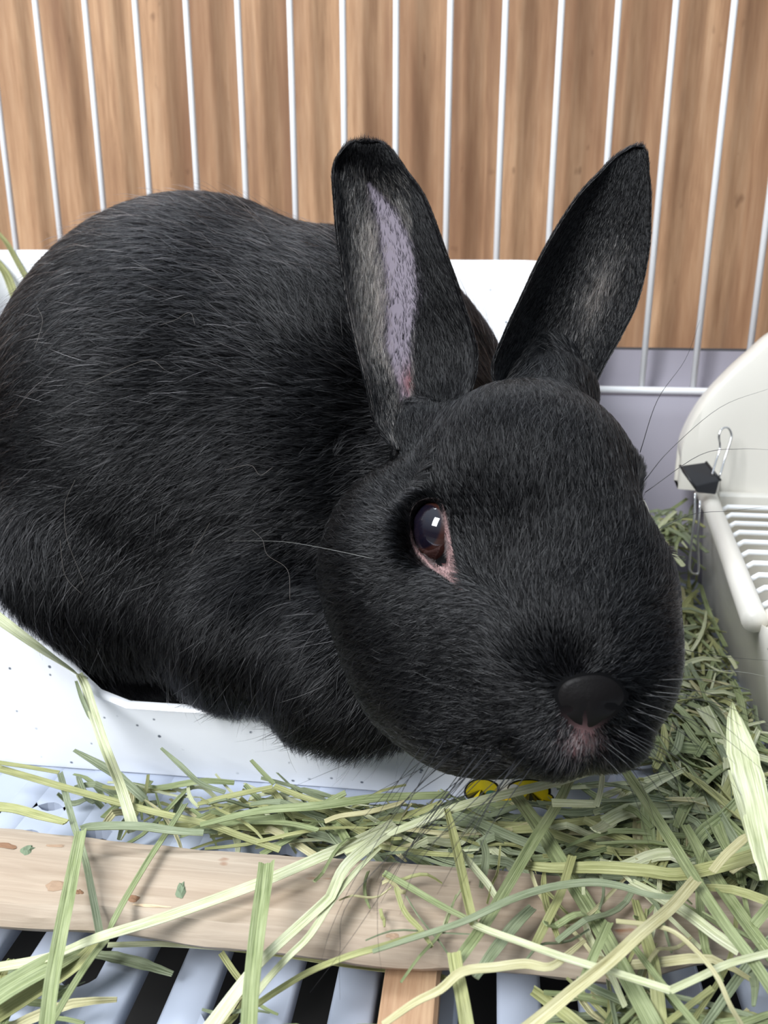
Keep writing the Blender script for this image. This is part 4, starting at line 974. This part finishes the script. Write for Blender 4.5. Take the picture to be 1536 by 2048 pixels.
# ================================================================== whiskers
wh_m = plain('whisker_black', srgb(24, 24, 26), .35); wh_p = plain('whisker_pale', srgb(170, 170, 165), .4)
def whisker(p, rad=.00011, mat=None):
    pts = catmull([np.array(PC(a, b_, z*.001)) for a, b_, z in p], 6); n = len(pts)
    m = MB(); m.tube(pts, [rad*(1-.8*i/(n-1)) for i in range(n)], 5); o = m.build('whisker', mat or wh_m, None, True); kid(o, rabbit)
rw = random.Random(3)
for i in range(22):                                # left fan, down and to the left
    t = i/21; sx, sy = 860+220*t+rw.uniform(-15, 15), 1480+45*t+rw.uniform(-22, 18); L = rw.uniform(150, 330)
    a = math.radians(rw.gauss(132, 9)); ex, ey = sx+L*math.cos(a), sy+L*math.sin(a); z0 = skin_z(sx, sy)-.2
    whisker([(sx, sy, z0), ((sx+ex)/2-10, (sy+ey)/2+10, z0-10), (ex, ey+30*rw.random(), z0-8+rw.uniform(-6, 10))], .00012)
for e in [[(800, 1480), (700, 1525), (590, 1572)], [(960, 1500), (830, 1680), (780, 1760), (700, 1880), (620, 1985)], [(980, 1505), (850, 1640), (700, 1800), (680, 1900), (680, 2000)],
          [(1010, 1510), (880, 1640), (770, 1750), (755, 1850), (765, 1960)], [(920, 1500), (820, 1590), (720, 1740), (665, 1850), (640, 1930)], [(1040, 1515), (900, 1650), (830, 1740), (800, 1830)]]:
    z0 = skin_z(*e[0])-.2; whisker([(x, y, z0-14*min(1, i/1.5)-1.5*i) for i, (x, y) in enumerate(e)], .0001)
for i in range(19):                                # right fan
    t = i/18; sx, sy = 1322-110*t+rw.uniform(-6, 6), 1370+135*t+rw.uniform(-10, 8); z0 = skin_z(sx-14, sy-6)
    L = rw.uniform(130, 290); a = math.radians(8+52*t+rw.gauss(0, 5)); ex, ey = sx+L*math.cos(a), sy+L*math.sin(a)
    whisker([(sx-14, sy-6, z0-.3), ((sx+ex)/2+6, (sy+ey)/2-14, z0-5), (ex, ey+18, z0-4+rw.uniform(-5, 8))], .00011)
for e, pale in [([(1290, 960), (1340, 900), (1440, 815), (1545, 775)], 0), ([(1280, 905), (1315, 800), (1370, 720), (1400, 640)], 0), ([(1285, 1075), (1380, 1030), (1460, 1022), (1545, 1012)], 0),
                ([(1330, 1345), (1420, 1340), (1490, 1345), (1545, 1356)], 1), ([(1330, 1290), (1420, 1310), (1545, 1322)], 0), ([(1290, 985), (1400, 910), (1480, 898), (1545, 900)], 0), ([(750, 1118), (640, 1095), (560, 1083), (450, 1082)], 1)]:
    z0 = 205; zs = skin_z(*e[0]) if e[0][0] < 1270 else 206
    whisker([(x, y, (zs-1)-2*i) for i, (x, y) in enumerate(e)], .00004 if pale else .0001, wh_p if pale else wh_m)

# a few long stray hairs lying over the coat
for e in [[(505, 1060), (525, 1080), (535, 1110), (575, 1140), (580, 1200)], [(75, 615), (85, 640), (75, 680), (68, 700)], [(150, 960), (130, 1010), (135, 1080), (170, 1170)], [(320, 650), (350, 640), (380, 625), (390, 650)],
          [(330, 740), (300, 720), (250, 735), (170, 770)], [(420, 1045), (400, 1080), (380, 1110)], [(450, 940), (500, 930), (520, 950), (545, 935)], [(120, 1080), (130, 1150), (165, 1190)]]:
    pts = [(x, y, skin_z(x, y)-4.5) for x, y in e]; pts = [p if p[2] < 400 else (p[0], p[1], 300) for p in pts]
    P3 = catmull([np.array(PC(a, b_, z*.001)) for a, b_, z in pts], 6); m = MB(); m.tube(P3, .00004, 5); kid(m.build('stray_hair', plain('stray_hair', srgb(110, 104, 98), .5) if e[0][0] == 505 else bpy.data.materials['stray_hair'], None, True), rabbit)
